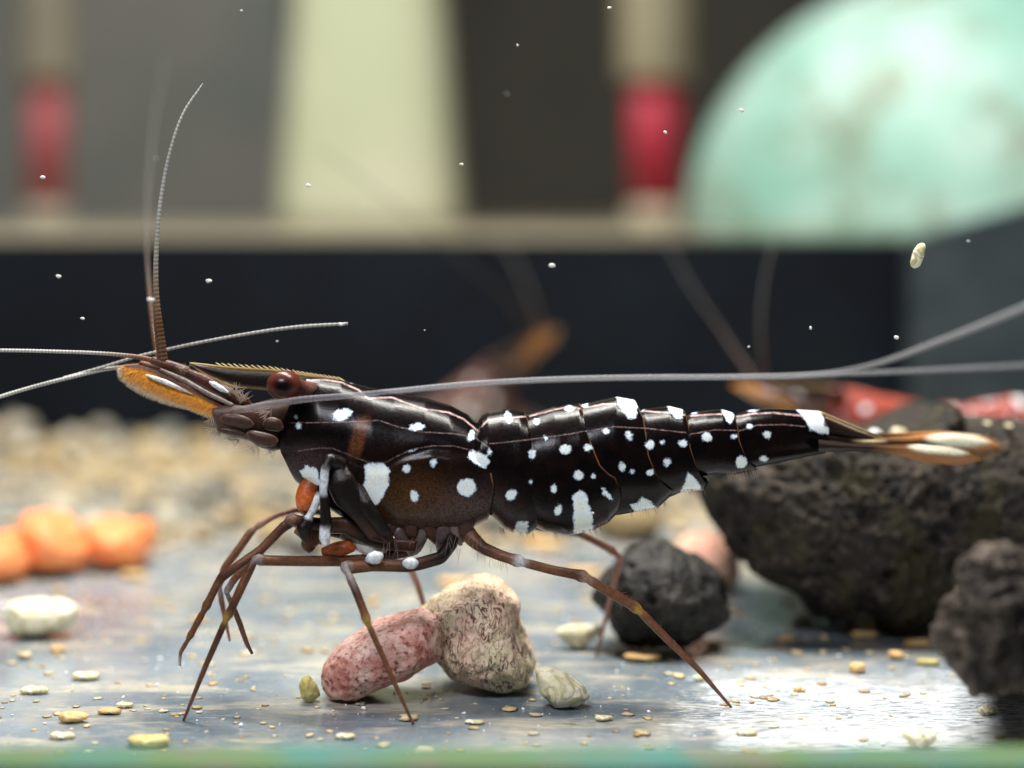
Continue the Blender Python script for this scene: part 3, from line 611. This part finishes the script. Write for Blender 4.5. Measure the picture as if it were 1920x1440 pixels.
for i, (px, py, _) in enumerate(path):
    u = i/900.; L = (8+9*math.sin(math.pi*min(1, u*1.2+.12)))*rng.uniform(.7, 1.15)
    ang = math.radians(165-110*min(1, u*3.2)+rng.normal(0, 7)) if u < .12 else math.radians(128-18*u+rng.normal(0, 8))
    o_ = rng.uniform(-.09, .09)
    it.append((P(px+rng.uniform(0, 6), py-rng.uniform(0, 6), .55+o_), P(px+L*math.cos(ang), py+L*math.sin(ang), .55+o_*1.5), .0085, (.90, .42, .08), (.90, .80, .62), (0, 0, 0)))
hairs('scale_fringe', it, scale)
it = []
for i in range(420):        # combed orange bristles on the scale itself
    px = rng.uniform(236, 400); u = (px-236)/164; a = interp(sct, px)+5+14*u; b_ = interp(scb, px); py = rng.uniform(a+3, b_)
    ang = math.radians(132+rng.normal(0, 7)); L = rng.uniform(8, 13)
    if abs(py-interp([(273, 703), (352, 736)], px)) < 8 and 268 < px < 350: continue
    it.append((P(px, py, .47), P(px+L*math.cos(ang), py+L*math.sin(ang), .42), .008, (.95, .36, .04), (.98, .56, .14), (0, 0, 0)))
hairs('bristles', it, scale, M_FLAG)
TB = (.16, .085, .06)
def plcol(u, v, x, y):
    m = np.clip((.5-abs(v-.5))/.16, 0, 1)*np.clip(min(u, 1-u)/.10, 0, 1)
    return np.array((.15, .090, .068))*(1-m)+np.array((.070, .034, .024))*m
pa = blade('antenna_base', [(397, 766), (430, 758), (480, 760), (530, 758), (556, 762)], [(397, 773), (404, 798), (412, 812), (440, 820), (466, 826), (490, 840), (512, 846), (530, 842), (556, 846)], lambda u: .42+1.3*u**1.6, .35, lambda u, v, x, y: plcol(u*.8, v, x, y)*(1-.55*u), M_LIMB, 50, 18)
def ell(cx, cy, rx, ry, slope, sag=0.):
    u = np.sin(np.linspace(-math.pi/2, math.pi/2, 17)); h = ry*np.sqrt(np.clip(1-np.abs(u)**2.3, .01, 1))
    return [(cx+rx*q, cy+slope*rx*q+sag*q*q-hh) for q, hh in zip(u, h)], [(cx+rx*q, cy+slope*rx*q+sag*q*q+hh*.9) for q, hh in zip(u, h)]
for (cx, cy, rx, ry, sl, sg), yy, th in (((444, 789, 32, 13, .16, 2), .26, .13), ((434, 810, 28, 7, .22, 1), .34, .12), ((492, 824, 30, 14, .22, -4), .40, .14), ((512, 796, 20, 14, .10, 3), .62, .14)):
    a_, b_ = ell(cx, cy, rx, ry, sl, sg); blade('antenna_segment', a_, b_, yy, th, plcol, M_LIMB, 34, 16, pa)
limb('antenna_base', [(540, 778, 2.4, 20, DK), (500, 792, 2.8, 26, DK), (450, 784, 2.9, 20, TB), (405, 776, 2.9, 10, TB)], 40, 14)
FL = (.36, .36, .37)
limb('antenna_flagellum', [(432, 772, .3, 6, (.25, .2, .18)), (470, 765, -.1, 9, (.26, .22, .21)), (510, 758, -.45, 8.5, (.28, .25, .25)), (560, 750, -.7, 8, (.26, .23, .25)), (650, 742, -1.0, 6.8, (.30, .27, .30)), (720, 735, -1.3, 5.4, (.36, .34, .38)), (860, 721, -1.6, 5.4, FL), (1000, 712, -2., 5.2, FL), (1200, 707, -2.6, 5.2, FL), (1400, 706, -3.6, 5, FL), (1600, 700, -5, 4.8, FL), (1800, 691, -7, 4.6, FL), (1960, 683, -8.6, 4.2, FL)], 800, 10, M_GLASSY, spline=True, rings=150, ringamp=.03)
limb('antenna_flagellum', [(440, 774, 2.9, 6, TB), (520, 752, 3.5, 6, (.26, .2, .18)), (620, 745, 4.0, 6, FL), (740, 734, 4.6, 5.4, FL), (900, 719, 5.0, 5, FL), (1100, 710, 5.2, 5, FL), (1350, 707, 5.6, 4.8, FL), (1520, 703, 6.6, 4.8, FL), (1620, 688, 8., 5.4, FL), (1760, 640, 10.5, 6.2, FL), (1920, 576, 14, 7, FL), (2040, 526, 17, 6, FL)], 800, 10, M_GLASSY, spline=True, rings=150, ringamp=.03)
it = []
for cx, cy, k, s in ((344, 693, 10, 9), (436, 738, 26, 15), (456, 752, 16, 14), (402, 780, 24, 12), (408, 808, 26, 12), (440, 822, 18, 12), (480, 838, 18, 14), (510, 844, 14, 12), (500, 770, 20, 12)):
    for i in range(k):
        a = rng.uniform(0, 2*math.pi) if cy < 770 else rng.uniform(.4*math.pi, 1.2*math.pi)
        if cy < 770: a = rng.uniform(-2.6, -.2)
        it.append((P(cx+rng.uniform(-9, 9), cy+rng.uniform(-5, 5), .5), P(cx+rng.uniform(-9, 9)+s*1.5*math.cos(a), cy+s*1.5*math.sin(a), .45), .010, (.35, .24, .18), (.7, .6, .5), (0, 0, 0)))
hairs('joint_setae', it, shrimp)
# fringe below the side plates
it = []
for x0, x1, ys in ((935, 1000, [(935, 992), (1000, 1002)]), (1030, 1150, [(1030, 999), (1063, 1003), (1109, 994), (1150, 968)]), (1180, 1250, [(1180, 960), (1231, 954), (1250, 938)]), (1276, 1322, [(1276, 920), (1322, 919)]), (1360, 1420, [(1360, 890), (1420, 882)])):
    for i in range(int((x1-x0)/2.4)):
        px = rng.uniform(x0, x1); py = interp(ys, px)-3; L = rng.uniform(8, 19)
        it.append((P(px, py, .35), P(px+L*.28+rng.normal(0, 1.5), py+L, .3), .0075, (.18, .10, .07), (.35, .25, .18), (0, 0, 0)))
hairs('plate_setae', it, shrimp)

# tail fan
def ytail(px): return float(yc(px))
WHC = np.array((.86, .82, .62)); OB = np.array((.40, .17, .055)); DB = np.array((.018, .009, .007))
def tcol_up(u, v, x, y):
    q = np.clip(1.4-np.hypot((x-1795)/52., (y-825-(x-1795)*.05)/11.5)*1.1, 0, 1); q = np.clip(q*2.2, 0, 1)
    k = np.clip((x-1640)/90., 0, 1)*np.clip(abs(v-.5)*2.2+np.clip((x-1790)/60, 0, 1), 0, 1); c = DB*(1-k)+OB*k
    s = np.clip(1.2-abs(y-828)/6., 0, 1)*np.clip(1.2-abs(x-1630)/30., 0, 1); c = c*(1-s)+np.array((.75, .58, .30))*s
    return c*(1-q)+WHC*q
def tcol_lo(u, v, x, y):
    q = np.clip(1.5-np.hypot((x-1760)/46., (y-843-(x-1760)*.09)/8.)*1.1, 0, 1); q = np.clip(q*2.2, 0, 1)
    k = np.clip((x-1630)/70., 0, 1)*np.clip(v*1.6, .1, 1); c = DB*(1-k)+OB*k
    return c*(1-q)+WHC*.95*q
yt = lambda u: ytail(1560+u*310)-.4
blade('uropod', [(1545, 812), (1600, 818), (1660, 820), (1700, 818), (1748, 813), (1787, 810), (1830, 816), (1860, 827), (1874, 836)], [(1545, 830), (1600, 838), (1660, 842), (1720, 846), (1780, 850), (1830, 850), (1860, 843), (1874, 837)], yt, .22, tcol_up, M_FAN, 80, 18, bow=.15)
blade('uropod', [(1535, 824), (1600, 832), (1660, 833), (1720, 831), (1780, 834), (1828, 848), (1842, 860)], [(1535, 848), (1600, 846), (1650, 847), (1700, 858), (1740, 868), (1790, 872), (1826, 868), (1842, 861)], lambda u: yt(u)-.55, .2, tcol_lo, M_FAN, 80, 18, bow=.2)
blade('uropod', [(1545, 806), (1660, 812), (1760, 808), (1840, 816), (1866, 828)], [(1545, 826), (1660, 834), (1760, 840), (1840, 838), (1866, 829)], lambda u: yt(u)+1.3, .2, tcol_up, M_FAN, 60, 16)
def telcol(u, v, x, y): return DB*(1-np.clip(1-v*8, 0, 1))+np.array((.30, .2, .1))*np.clip(1-v*8, 0, 1)
tel = blade('telson', [(1528, 772), (1545, 776), (1580, 794), (1607, 806), (1641, 819), (1668, 826)], [(1528, 812), (1560, 822), (1607, 828), (1640, 830), (1668, 828)], lambda u: ytail(1535+u*130)-.25, .34, telcol, M_FAN, 40, 16)
limb('telson_rib', [(1540, 773, ytail(1540)-.3, 1.5, (.5, .38, .2)), (1607, 801, ytail(1607)-.3, 1.3, (.5, .38, .2)), (1658, 821, ytail(1658)-.3, .9, (.4, .3, .15))], 20, 5, parent=tel, mat=M_FLAG)
limb('telson_rib', [(1548, 783, ytail(1548)-.62, 1.3, (.4, .28, .14)), (1607, 808, ytail(1607)-.62, 1.2, (.4, .28, .14)), (1655, 824, ytail(1655)-.5, .8, (.4, .3, .15))], 20, 5, parent=tel, mat=M_FLAG)
it = []
for i in range(130):
    px = rng.uniform(1835, 1876); py = 836+rng.uniform(-18, 26)*np.clip((1882-px)/38, .15, 1); L = rng.uniform(10, 26)
    it.append((P(px, py, yt((px-1560)/310)), P(px+L, py+rng.normal(0, 2)+(py-836)*.25, yt(1.)), .012, (.40, .20, .08), (.35, .26, .18), (0, 0, 0)))
hairs('tail_fringe', it, shrimp)

# ------------------------------------------------------------------ two other shrimps behind
def m_dim():
    b = NB('dusky_limb'); return b.out(b.mix(.72, b.attr('col', True), (.035, .026, .022)), .5, .2)
M_DIM = m_dim()
def copy_shrimp(label, mat, limbcol, loc, rot, scale):
    r = empty('shrimp', loc, label, 'shrimp'); r.rotation_euler = rot; r.scale = (scale,)*3
    def cp(o, par):
        if o.name.startswith('antennule_flagellum') and o.name[-1] in '234': return
        if o.name.split('.')[0] in ('leg_setae', 'joint_setae', 'plate_setae', 'tail_fringe', 'tooth', 'bristles', 'antenna_flagellum'): return
        c = o.copy(); C.objects.link(c); c.parent = par
        if o.name.startswith('body'):
            c.data = o.data.copy(); c.data.materials[0] = mat
        for ch in o.children: cp(ch, c)
    for ch in list(shrimp.children): cp(ch, r)
    if limbcol:
        for o in [o for o in r.children_recursive if not o.name.startswith('body')]:
            o.material_slots[0].link = 'OBJECT'; o.material_slots[0].material = limbcol
    return r
s1 = .78; y1 = 27.
q = P(1564, 728, y1); rel = (P(533, 722, 0)-ROOT)*s1        # the eye of the red one shows above the rock
red = copy_shrimp('blurred red shrimp with white spots half hidden behind the lava rock', M_RED, None, (q[0]-rel[0], y1, q[2]-rel[2]), (0, math.radians(-1), 0), s1)
for o in red.children:
    if o.name.startswith('antennule_flagellum'):
        o.material_slots[0].link = 'OBJECT'; o.material_slots[0].material = M_DIM
y2 = 60.
q = P(948, 672, y2)
yaw = math.radians(180-28)
ang = math.radians(22)
from mathutils import Euler
E2 = Euler((0, ang, yaw), 'XYZ'); rv = E2.to_matrix() @ Vector((P(533, 722, 0)-ROOT)*.82)
copy_shrimp('blurred pinkish brown shrimp rising in the water behind the black shrimp', M_PINK, M_DIM, (q[0]-rv.x, y2-rv.y, q[2]-rv.z), E2, .82)

# ------------------------------------------------------------------ stones
def stone(name, outline, y0, tf, tb, mat, amp=.12, freq=.9, label=None, cat='pebble', group=None, center=None, nt=140, nr=44, pits=None, p=.5, parent=None, seed=0, land=True, origin=None, lean=False, jag=0.):
    O = np.array(outline, float); c = np.array(center if center else O.mean(0))
    O = np.concatenate([O[i]+(np.roll(O, -1, 0)[i]-O[i])*np.linspace(0, 1, 14, endpoint=False)[:, None] for i in range(len(O))]); d = O-c
    an = np.arctan2(d[:, 1], d[:, 0]); i = np.argsort(an); an, r = an[i], np.hypot(d[:, 0], d[:, 1])[i]
    an = np.r_[an[-1]-2*math.pi, an, an[0]+2*math.pi]; r = np.r_[r[-1], r, r[0]]
    A = np.linspace(-math.pi, math.pi, nt, endpoint=False); R = np.interp(A, an, r)
    for _ in range(2): R = (np.roll(R, 1)+2*R+np.roll(R, -1))/4
    V = []; S = np.concatenate([np.sin(np.linspace(0.03, math.pi/2, nr)), np.sin(np.linspace(math.pi/2, .03, nr))[1:]])
    side = np.r_[np.full(nr, -1), np.full(nr-1, 1)]
    for s, sd in zip(S, side):
        dep = (1-min(s, 1)**2)**p*(tf if sd < 0 else tb)*sd
        for a, rr in zip(A, R):
            V.append(P(c[0]+rr*s*math.cos(a), c[1]+rr*s*math.sin(a), y0+dep) if lean else P(c[0]+rr*s*math.cos(a), c[1]+rr*s*math.sin(a), y0)+np.array([0, dep, 0]))
    V = np.array(V); cen = P(c[0], c[1], y0); out = V.copy()
    nz = 2*nr-1
    Nn = V-cen; Nn /= np.linalg.norm(Nn, axis=1)[:, None]+1e-9
    for k in range(len(V)):
        v = Vector(V[k]+seed*7.3)
        h = amp*mn.fractal(v*freq, 1., 2.1, 4)
        if jag: h += jag*(.5-2*abs(mn.fractal(v*freq*2.3+Vector((9, 4, 2)), .9, 2.2, 5)))
        if pits:
            for ps, pd, pt in pits:
                dd = mn.voronoi(v*ps)[0][0]
                if dd < pt: h -= pd*(1-(dd/pt)**2)
        out[k] = V[k]+Nn[k]*h
    F = grid_faces(nz, nt, True); F = [f[::-1] for f in F]
    F.append(list(range(nt))); F.append([(nz-1)*nt+k for k in range(nt)][::-1])
    if land:
        out[:, 2] -= out[:, 2].min()-.0
    og = origin if origin is not None else (cen[0], y0, 0)
    return mk(name, out, F, mat, parent, og, None, True, label, cat if parent is None else None, group)

maroon = [(607, 1267), (625, 1245), (650, 1223), (700, 1192), (760, 1177), (797, 1168), (823, 1185), (835, 1220), (828, 1257), (760, 1292), (670, 1329), (625, 1330), (606, 1300)]
stone('pebble', maroon, 2.4, 1.7, 1.8, M_MAROON, .10, .8, 'elongated maroon mottled pebble leaning against the tall buff pebble', jag=.05, p=.36)
buff = [(800, 1160), (813, 1127), (860, 1107), (880, 1096), (907, 1092), (943, 1105), (973, 1133), (979, 1187), (992, 1225), (1004, 1250), (990, 1291), (940, 1300), (893, 1292), (843, 1276), (818, 1235)]
stone('pebble', buff, 3.5, 2.0, 2.0, M_TANP, .16, .7, 'tall buff pebble with dark squiggly veins below the shrimp', pits=[(.55, .14, .18)], jag=.07, p=.36)
stone('pebble', [(1003, 1262), (1030, 1258), (1060, 1270), (1093, 1291), (1107, 1315), (1085, 1331), (1040, 1334), (1010, 1305)], 1.2, .8, .8, M_CREAM, .03, 1.5, 'small flat cream pebble touching the foot of the buff pebble')
stone('pebble', [(560, 1285), (568, 1271), (580, 1270), (594, 1285), (600, 1305), (585, 1318), (566, 1312)], 1.8, .4, .4, M_OLIVE, .03, 2, 'tiny olive yellow pebble at the tip of the maroon pebble')
stone('pebble', [(790, 1150), (790, 1136), (803, 1130), (815, 1137), (816, 1152), (804, 1162)], 3.9, .25, .25, M_OLIVE, .02, 2, 'tiny olive grain stuck to the side of the tall buff pebble', land=False)
blackst = [(1112, 1128), (1140, 1088), (1180, 1040), (1220, 1018), (1252, 1020), (1290, 1045), (1330, 1075), (1358, 1105), (1362, 1125), (1373, 1160), (1340, 1188), (1290, 1221), (1240, 1215), (1170, 1217), (1150, 1212), (1138, 1160)]
stone('stone', blackst, 9.6, 2.2, 2.4, M_BLACK, .30, .45, 'rounded black stone with ring shaped pits behind the stretched hind leg', 'stone', pits=[(.42, .34, .28), (1.3, .12, .3)], jag=.07)
stone('stone', [(1262, 1025), (1290, 1000), (1330, 993), (1370, 1010), (1388, 1050), (1385, 1080), (1362, 1100), (1310, 1098), (1270, 1090)], 20.5, 1.8, 1.8, M_PINKS, .10, .8, 'salmon pink stone wedged between black stone and lava rock', 'stone')
lava = [(1290, 885), (1305, 925), (1335, 985), (1362, 1030), (1392, 1065), (1450, 1102), (1500, 1132), (1530, 1160), (1560, 1172), (1600, 1150), (1640, 1165), (1680, 1190), (1760, 1186), (1830, 1190), (1950, 1196), (2100, 1190), (2180, 1050), (2160, 880), (2050, 820),
        (1900, 806), (1850, 802), (1812, 806), (1800, 784), (1770, 774), (1748, 784), (1738, 814), (1660, 826), (1600, 820), (1560, 816), (1500, 822), (1420, 846), (1340, 870)]
rock = stone('lava_rock', lava, 12.0, 3.2, 12.0, M_LAVA, .22, .5, 'large dark porous lava rock under the tail of the black shrimp', 'rock', center=(1640, 985), nt=420, nr=130,
             pits=[(.55, .45, .26), (1.1, .40, .30), (2.4, .16, .34)], p=.42, jag=.16)
nose = [(1795, 1130), (1812, 1075), (1850, 1045), (1900, 1040), (1960, 1050), (2030, 1100), (2040, 1220), (1960, 1292), (1880, 1298), (1825, 1304), (1795, 1250), (1780, 1190)]
stone('ledge', nose, -7.0, 2.6, 17., M_LAVA2, .8, .34, None, center=(1890, 1170), nt=160, nr=60, pits=[(.8, .3, .34), (1.7, .15, .3)], p=.8, lean=True, jag=.5, parent=rock, land=False, origin=tuple(np.array(rock.location)/MM))
stone('pebble', [(10, 1160), (18, 1135), (50, 1128), (110, 1130), (145, 1142), (146, 1165), (130, 1185), (80, 1198), (40, 1200), (18, 1185)], 11.4, 1.0, 1.0, M_CREAM, .08, .9, 'pitted cream stone lying alone before the orange stones', pits=[(.7, .15, .25)])
stone('shard', [(1040, 1182), (1060, 1172), (1125, 1170), (1128, 1186), (1095, 1214), (1080, 1216), (1055, 1204)], 9.3, .35, .35, M_CREAM, .03, 1.5, 'three cornered cream shard beside the black stone', 'shard', pits=[(.9, .1, .25)])
for k, (ol, lab) in enumerate((([(-40, 1040), (-10, 1006), (25, 1000), (55, 1025), (64, 1060), (50, 1085), (0, 1092), (-40, 1085)], 'orange stone with a rounded top next to the cream stone'),
      ([(34, 990), (45, 962), (80, 954), (120, 965), (150, 995), (170, 1030), (160, 1062), (100, 1070), (60, 1060)], 'tallest orange stone, humped, in the orange row'),
      ([(158, 1010), (168, 980), (215, 978), (245, 984), (275, 975), (288, 1000), (286, 1035), (270, 1062), (200, 1066), (165, 1050)], 'squarish orange stone with a dented top in the orange row'))):
    stone('stone', ol, 22.5+1.5*k, 2.2, 2.2, M_ORANGE, .12, .7, lab, 'stone', 'orange stones in a row', seed=k)
# scattered crumbs: (px, py, w, h, mat, kind)
CR = [(1205, 1228, 52, 13, M_TAN), (137, 1341, 42, 15, M_TAN), (252, 1073, 34, 14, M_TAN), (1606, 1242, 17, 22, M_TAN), (1680, 1220, 22, 18, M_TAN), (1720, 1200, 34, 14, M_TAN), (1740, 1236, 30, 13, M_OLIVE), (1335, 1205, 18, 9, M_TAN),
      (1474, 1193, 22, 9, M_TAN), (107, 1210, 20, 12, M_TAN), (110, 1104, 14, 11, M_TAN), (370, 1160, 18, 10, M_TAN), (850, 1086, 45, 12, M_TAN), (1090, 1065, 50, 14, M_TAN), (700, 1120, 16, 15, M_TAN), (690, 1196, 16, 9, M_TAN),
      (1722, 1365, 36, 40, M_CREAM), (270, 1380, 62, 20, M_OLIVE), (120, 1372, 40, 14, M_CREAM), (60, 1290, 40, 12, M_CREAM), (160, 1262, 42, 14, M_CREAM), (205, 1330, 30, 10, M_TAN), (236, 1320, 22, 8, M_CREAM), (1130, 1345, 24, 7, M_CREAM), (1310, 1270, 14, 9, M_CREAM),
      (1500, 1290, 18, 8, M_TAN), (1620, 1185, 40, 12, M_TAN), (1018, 1014, 60, 16, M_TAN), (1180, 985, 60, 18, M_TAN), (930, 1040, 30, 10, M_CREAM), (1850, 1330, 24, 12, M_CREAM), (460, 1190, 18, 7, M_CREAM), (545, 1145, 14, 6, M_CREAM), (890, 1350, 30, 8, M_CREAM), (1400, 1370, 30, 9, M_CREAM), (650, 1378, 34, 7, M_CREAM)]
for k, (px, py, w_, h_, mt) in enumerate(CR):
    n = 9; a = np.linspace(0, 2*math.pi, n, endpoint=False)
    sq = .42 if mt in (M_TAN, M_OLIVE) else .8
    ol = [(px+w_*np.sign(math.cos(t))*abs(math.cos(t))**sq*rng.uniform(.62, 1.12), py+h_*.5-h_*(.5)*math.sin(t)*rng.uniform(.6, 1.2)) for t in a]
    yb = floor_y(min(py+h_*.9, 1425))
    lab = {M_TAN: 'tan food crumb lying on the tank floor', M_OLIVE: 'olive crumb lying on the tank floor', M_CREAM: 'pale cream crumb lying on the tank floor'}[mt]
    grp = {M_TAN: 'tan crumbs on the tank floor', M_OLIVE: 'olive crumbs on the tank floor', M_CREAM: 'cream crumbs on the tank floor'}[mt]
    lab = {(1205, 1228): 'tan bar shaped crumb against the foot of the black stone', (137, 1341): 'long tan crumb lying near the green glass rim', (1722, 1365): 'big blurred cream crumb on the white reflection painted on the floor', (270, 1380): 'wide olive smear of a crumb against the green glass rim', (252, 1073): 'tan crumb at the foot of the squarish orange stone', (107, 1210): 'tan crumb beside the pitted cream stone', (1740, 1236): 'olive crumb beside the lava rock ledge'}.get((px, py), lab)
    s = K*(D+yb)/D
    stone('crumb', ol, yb, max(w_*.45, h_*.6)*s*.9, max(w_*.45, h_*.6)*s*.9, mt, .05, 1.8, lab, 'crumb', grp, nt=36, nr=12, seed=k, jag=.05)

for px, py, w_, h_, mt, lab in ((1684, 812, 17, 11, M_CREAM, 'yellowish crumb lying on top of the lava rock'), (1852, 794, 7, 3.5, M_CREAM, 'small cream flake on the crest of the lava rock'), (1892, 798, 10, 3, M_CREAM, 'broad thin cream flake on the crest of the lava rock'), (1640, 816, 16, 12, M_WHITE, 'pale grey crumb lying on top of the lava rock')):
    ol = [(px+w_*math.cos(t)*rng.uniform(.85, 1.1), py+h_*math.sin(t)*rng.uniform(.85, 1.1)) for t in np.linspace(0, 2*math.pi, 9, endpoint=False)]
    stone('crumb', ol, 10.5, .2, .3, mt, .03, 2., lab, 'crumb', None, nt=28, nr=9, land=False, origin=tuple(P(px, py+h_, 10.5)))
# gravel bed towards the back and fine white grains added for floor glints: uncountable
def grit(name, n, yr, size, mat, label, cat, xr=75, zsq=.6, dens=None, pal=((.62, .47, .24), (.50, .37, .19), (.62, .57, .45), (.24, .24, .20), (.58, .45, .27))):
    parts = []
    base = []
    for i in range(5):
        a = (i)*math.pi/4
        for j in range(7):
            q = 2*math.pi*j/7; base.append((math.sin(a)*math.cos(q), math.sin(a)*math.sin(q), math.cos(a)))
    base = np.array(base); Fb_ = grid_faces(5, 7, True)
    while len(parts) < n:
        y = rng.uniform(*yr); x = rng.uniform(-1, 1)*min(xr, 18*(D+y)/D*1.15)
        if dens and rng.uniform() > dens(x, y): continue
        s = size*rng.lognormal(0, .45); v = base*(1+rng.normal(0, .24, (35, 1)))*[s, s*rng.uniform(.6, 1), s*zsq]
        v = v@np.array([[math.cos(x*9), math.sin(x*9), 0], [-math.sin(x*9), math.cos(x*9), 0], [0, 0, 1]])
        v[:, 2] += s*zsq*.85; parts.append((v+[x, y, 0], Fb_, np.tile(np.array(rng.uniform(.6, 1.0)*np.array(random.choice(pal))), (35, 1))))
    V, F, A = join(parts)
    mk(name, V, F, mat, None, (0, yr[0], 0), dict(col=A), True, label, cat, None, 'stuff')
M_GRIT = m_vcol('sandy_grit', .7, .3, 3)
grit('gravel', 1800, (28, 74), .40, M_GRIT, 'cream and grey gravel strewn over the back of the tank floor', 'gravel', dens=lambda x, y: .15+.85*(mn.noise((x*.06, y*.10, 2.))*.9+.45 > .35)*min(1, (y-28)/12))
M_DET = m_vcol('detritus', .6, .3, 3)
grit('detritus', 1500, (-11, 34), .105, M_DET, 'flat tan and cream detritus flakes strewn over the tank floor', 'detritus', zsq=.22, pal=((.75, .58, .30), (.62, .42, .20), (.78, .70, .52), (.70, .55, .33)))
M_GRAIN = NB('pale_grain').out((.85, .86, .86), .15, .6)
grit('sand_grains', 500, (-9, 34), .04, M_GRAIN, 'fine pale grains added as glints over the tank floor', 'sand', zsq=.7)  # not sand: grains standing in for floor sparkles

# specks adrift in the water
SP = [(80, 332, 10, 1), (578, 348, 9, 0), (865, 308, 7, 0), (1143, 14, 7, 0), (1247, 248, 8, 40), (1390, 207, 8, 20), (392, 527, 9, 0), (452, 20, 4, 0), (292, 297, 4, 0), (1035, 498, 11, 0), (110, 518, 9, 0), (155, 597, 9, 10), (1520, 615, 7, 80), (1680, 633, 9, 5),
      (1404, 650, 4, 0), (520, 640, 4, 0), (640, 608, 7, 0), (796, 619, 3, 0), (1816, 452, 6, 10), (970, 85, 5, 60), (950, 175, 5, 30), (1112, 962, 3, 0), (283, 562, 13, 10)]
M_SPECK = m_stone('drifting_speck', ((.85, .84, .80), (.75, .74, .70)), 5., .02, .6)
for k, (px, py, r, rot) in enumerate(SP):
    r *= .7
    a = np.linspace(0, 2*math.pi, 10, endpoint=False); rr = math.radians(rot)
    ol = []
    for t in a:
        u, v = r*math.cos(t)*rng.uniform(.6, 1.1), r*.55*math.sin(t)*rng.uniform(.6, 1.1); ol.append((px+u*math.cos(rr)-v*math.sin(rr), py+u*math.sin(rr)+v*math.cos(rr)))
    yy = rng.choice([-2.6, -1, 0, 1, 2.5, 5, 9]) if k > 5 else rng.uniform(-1., 1.5)
    stone('drifting_speck', ol, yy, r*K*.3, r*K*.3, M_SPECK, .02, 6, 'tiny white speck adrift in the water', 'speck', 'white specks adrift in the water', nt=20, nr=6, land=False, origin=tuple(P(px, py, yy)), seed=k)
stone('drifting_flake', [(1706, 495), (1712, 470), (1722, 457), (1736, 456), (1733, 480), (1724, 500), (1712, 504)], .5, .18, .18, M_CREAM, .02, 3, 'cream flake adrift in front of the slate corner panel', 'flake', nt=50, nr=16, land=False, origin=tuple(P(1720, 480, .5)))
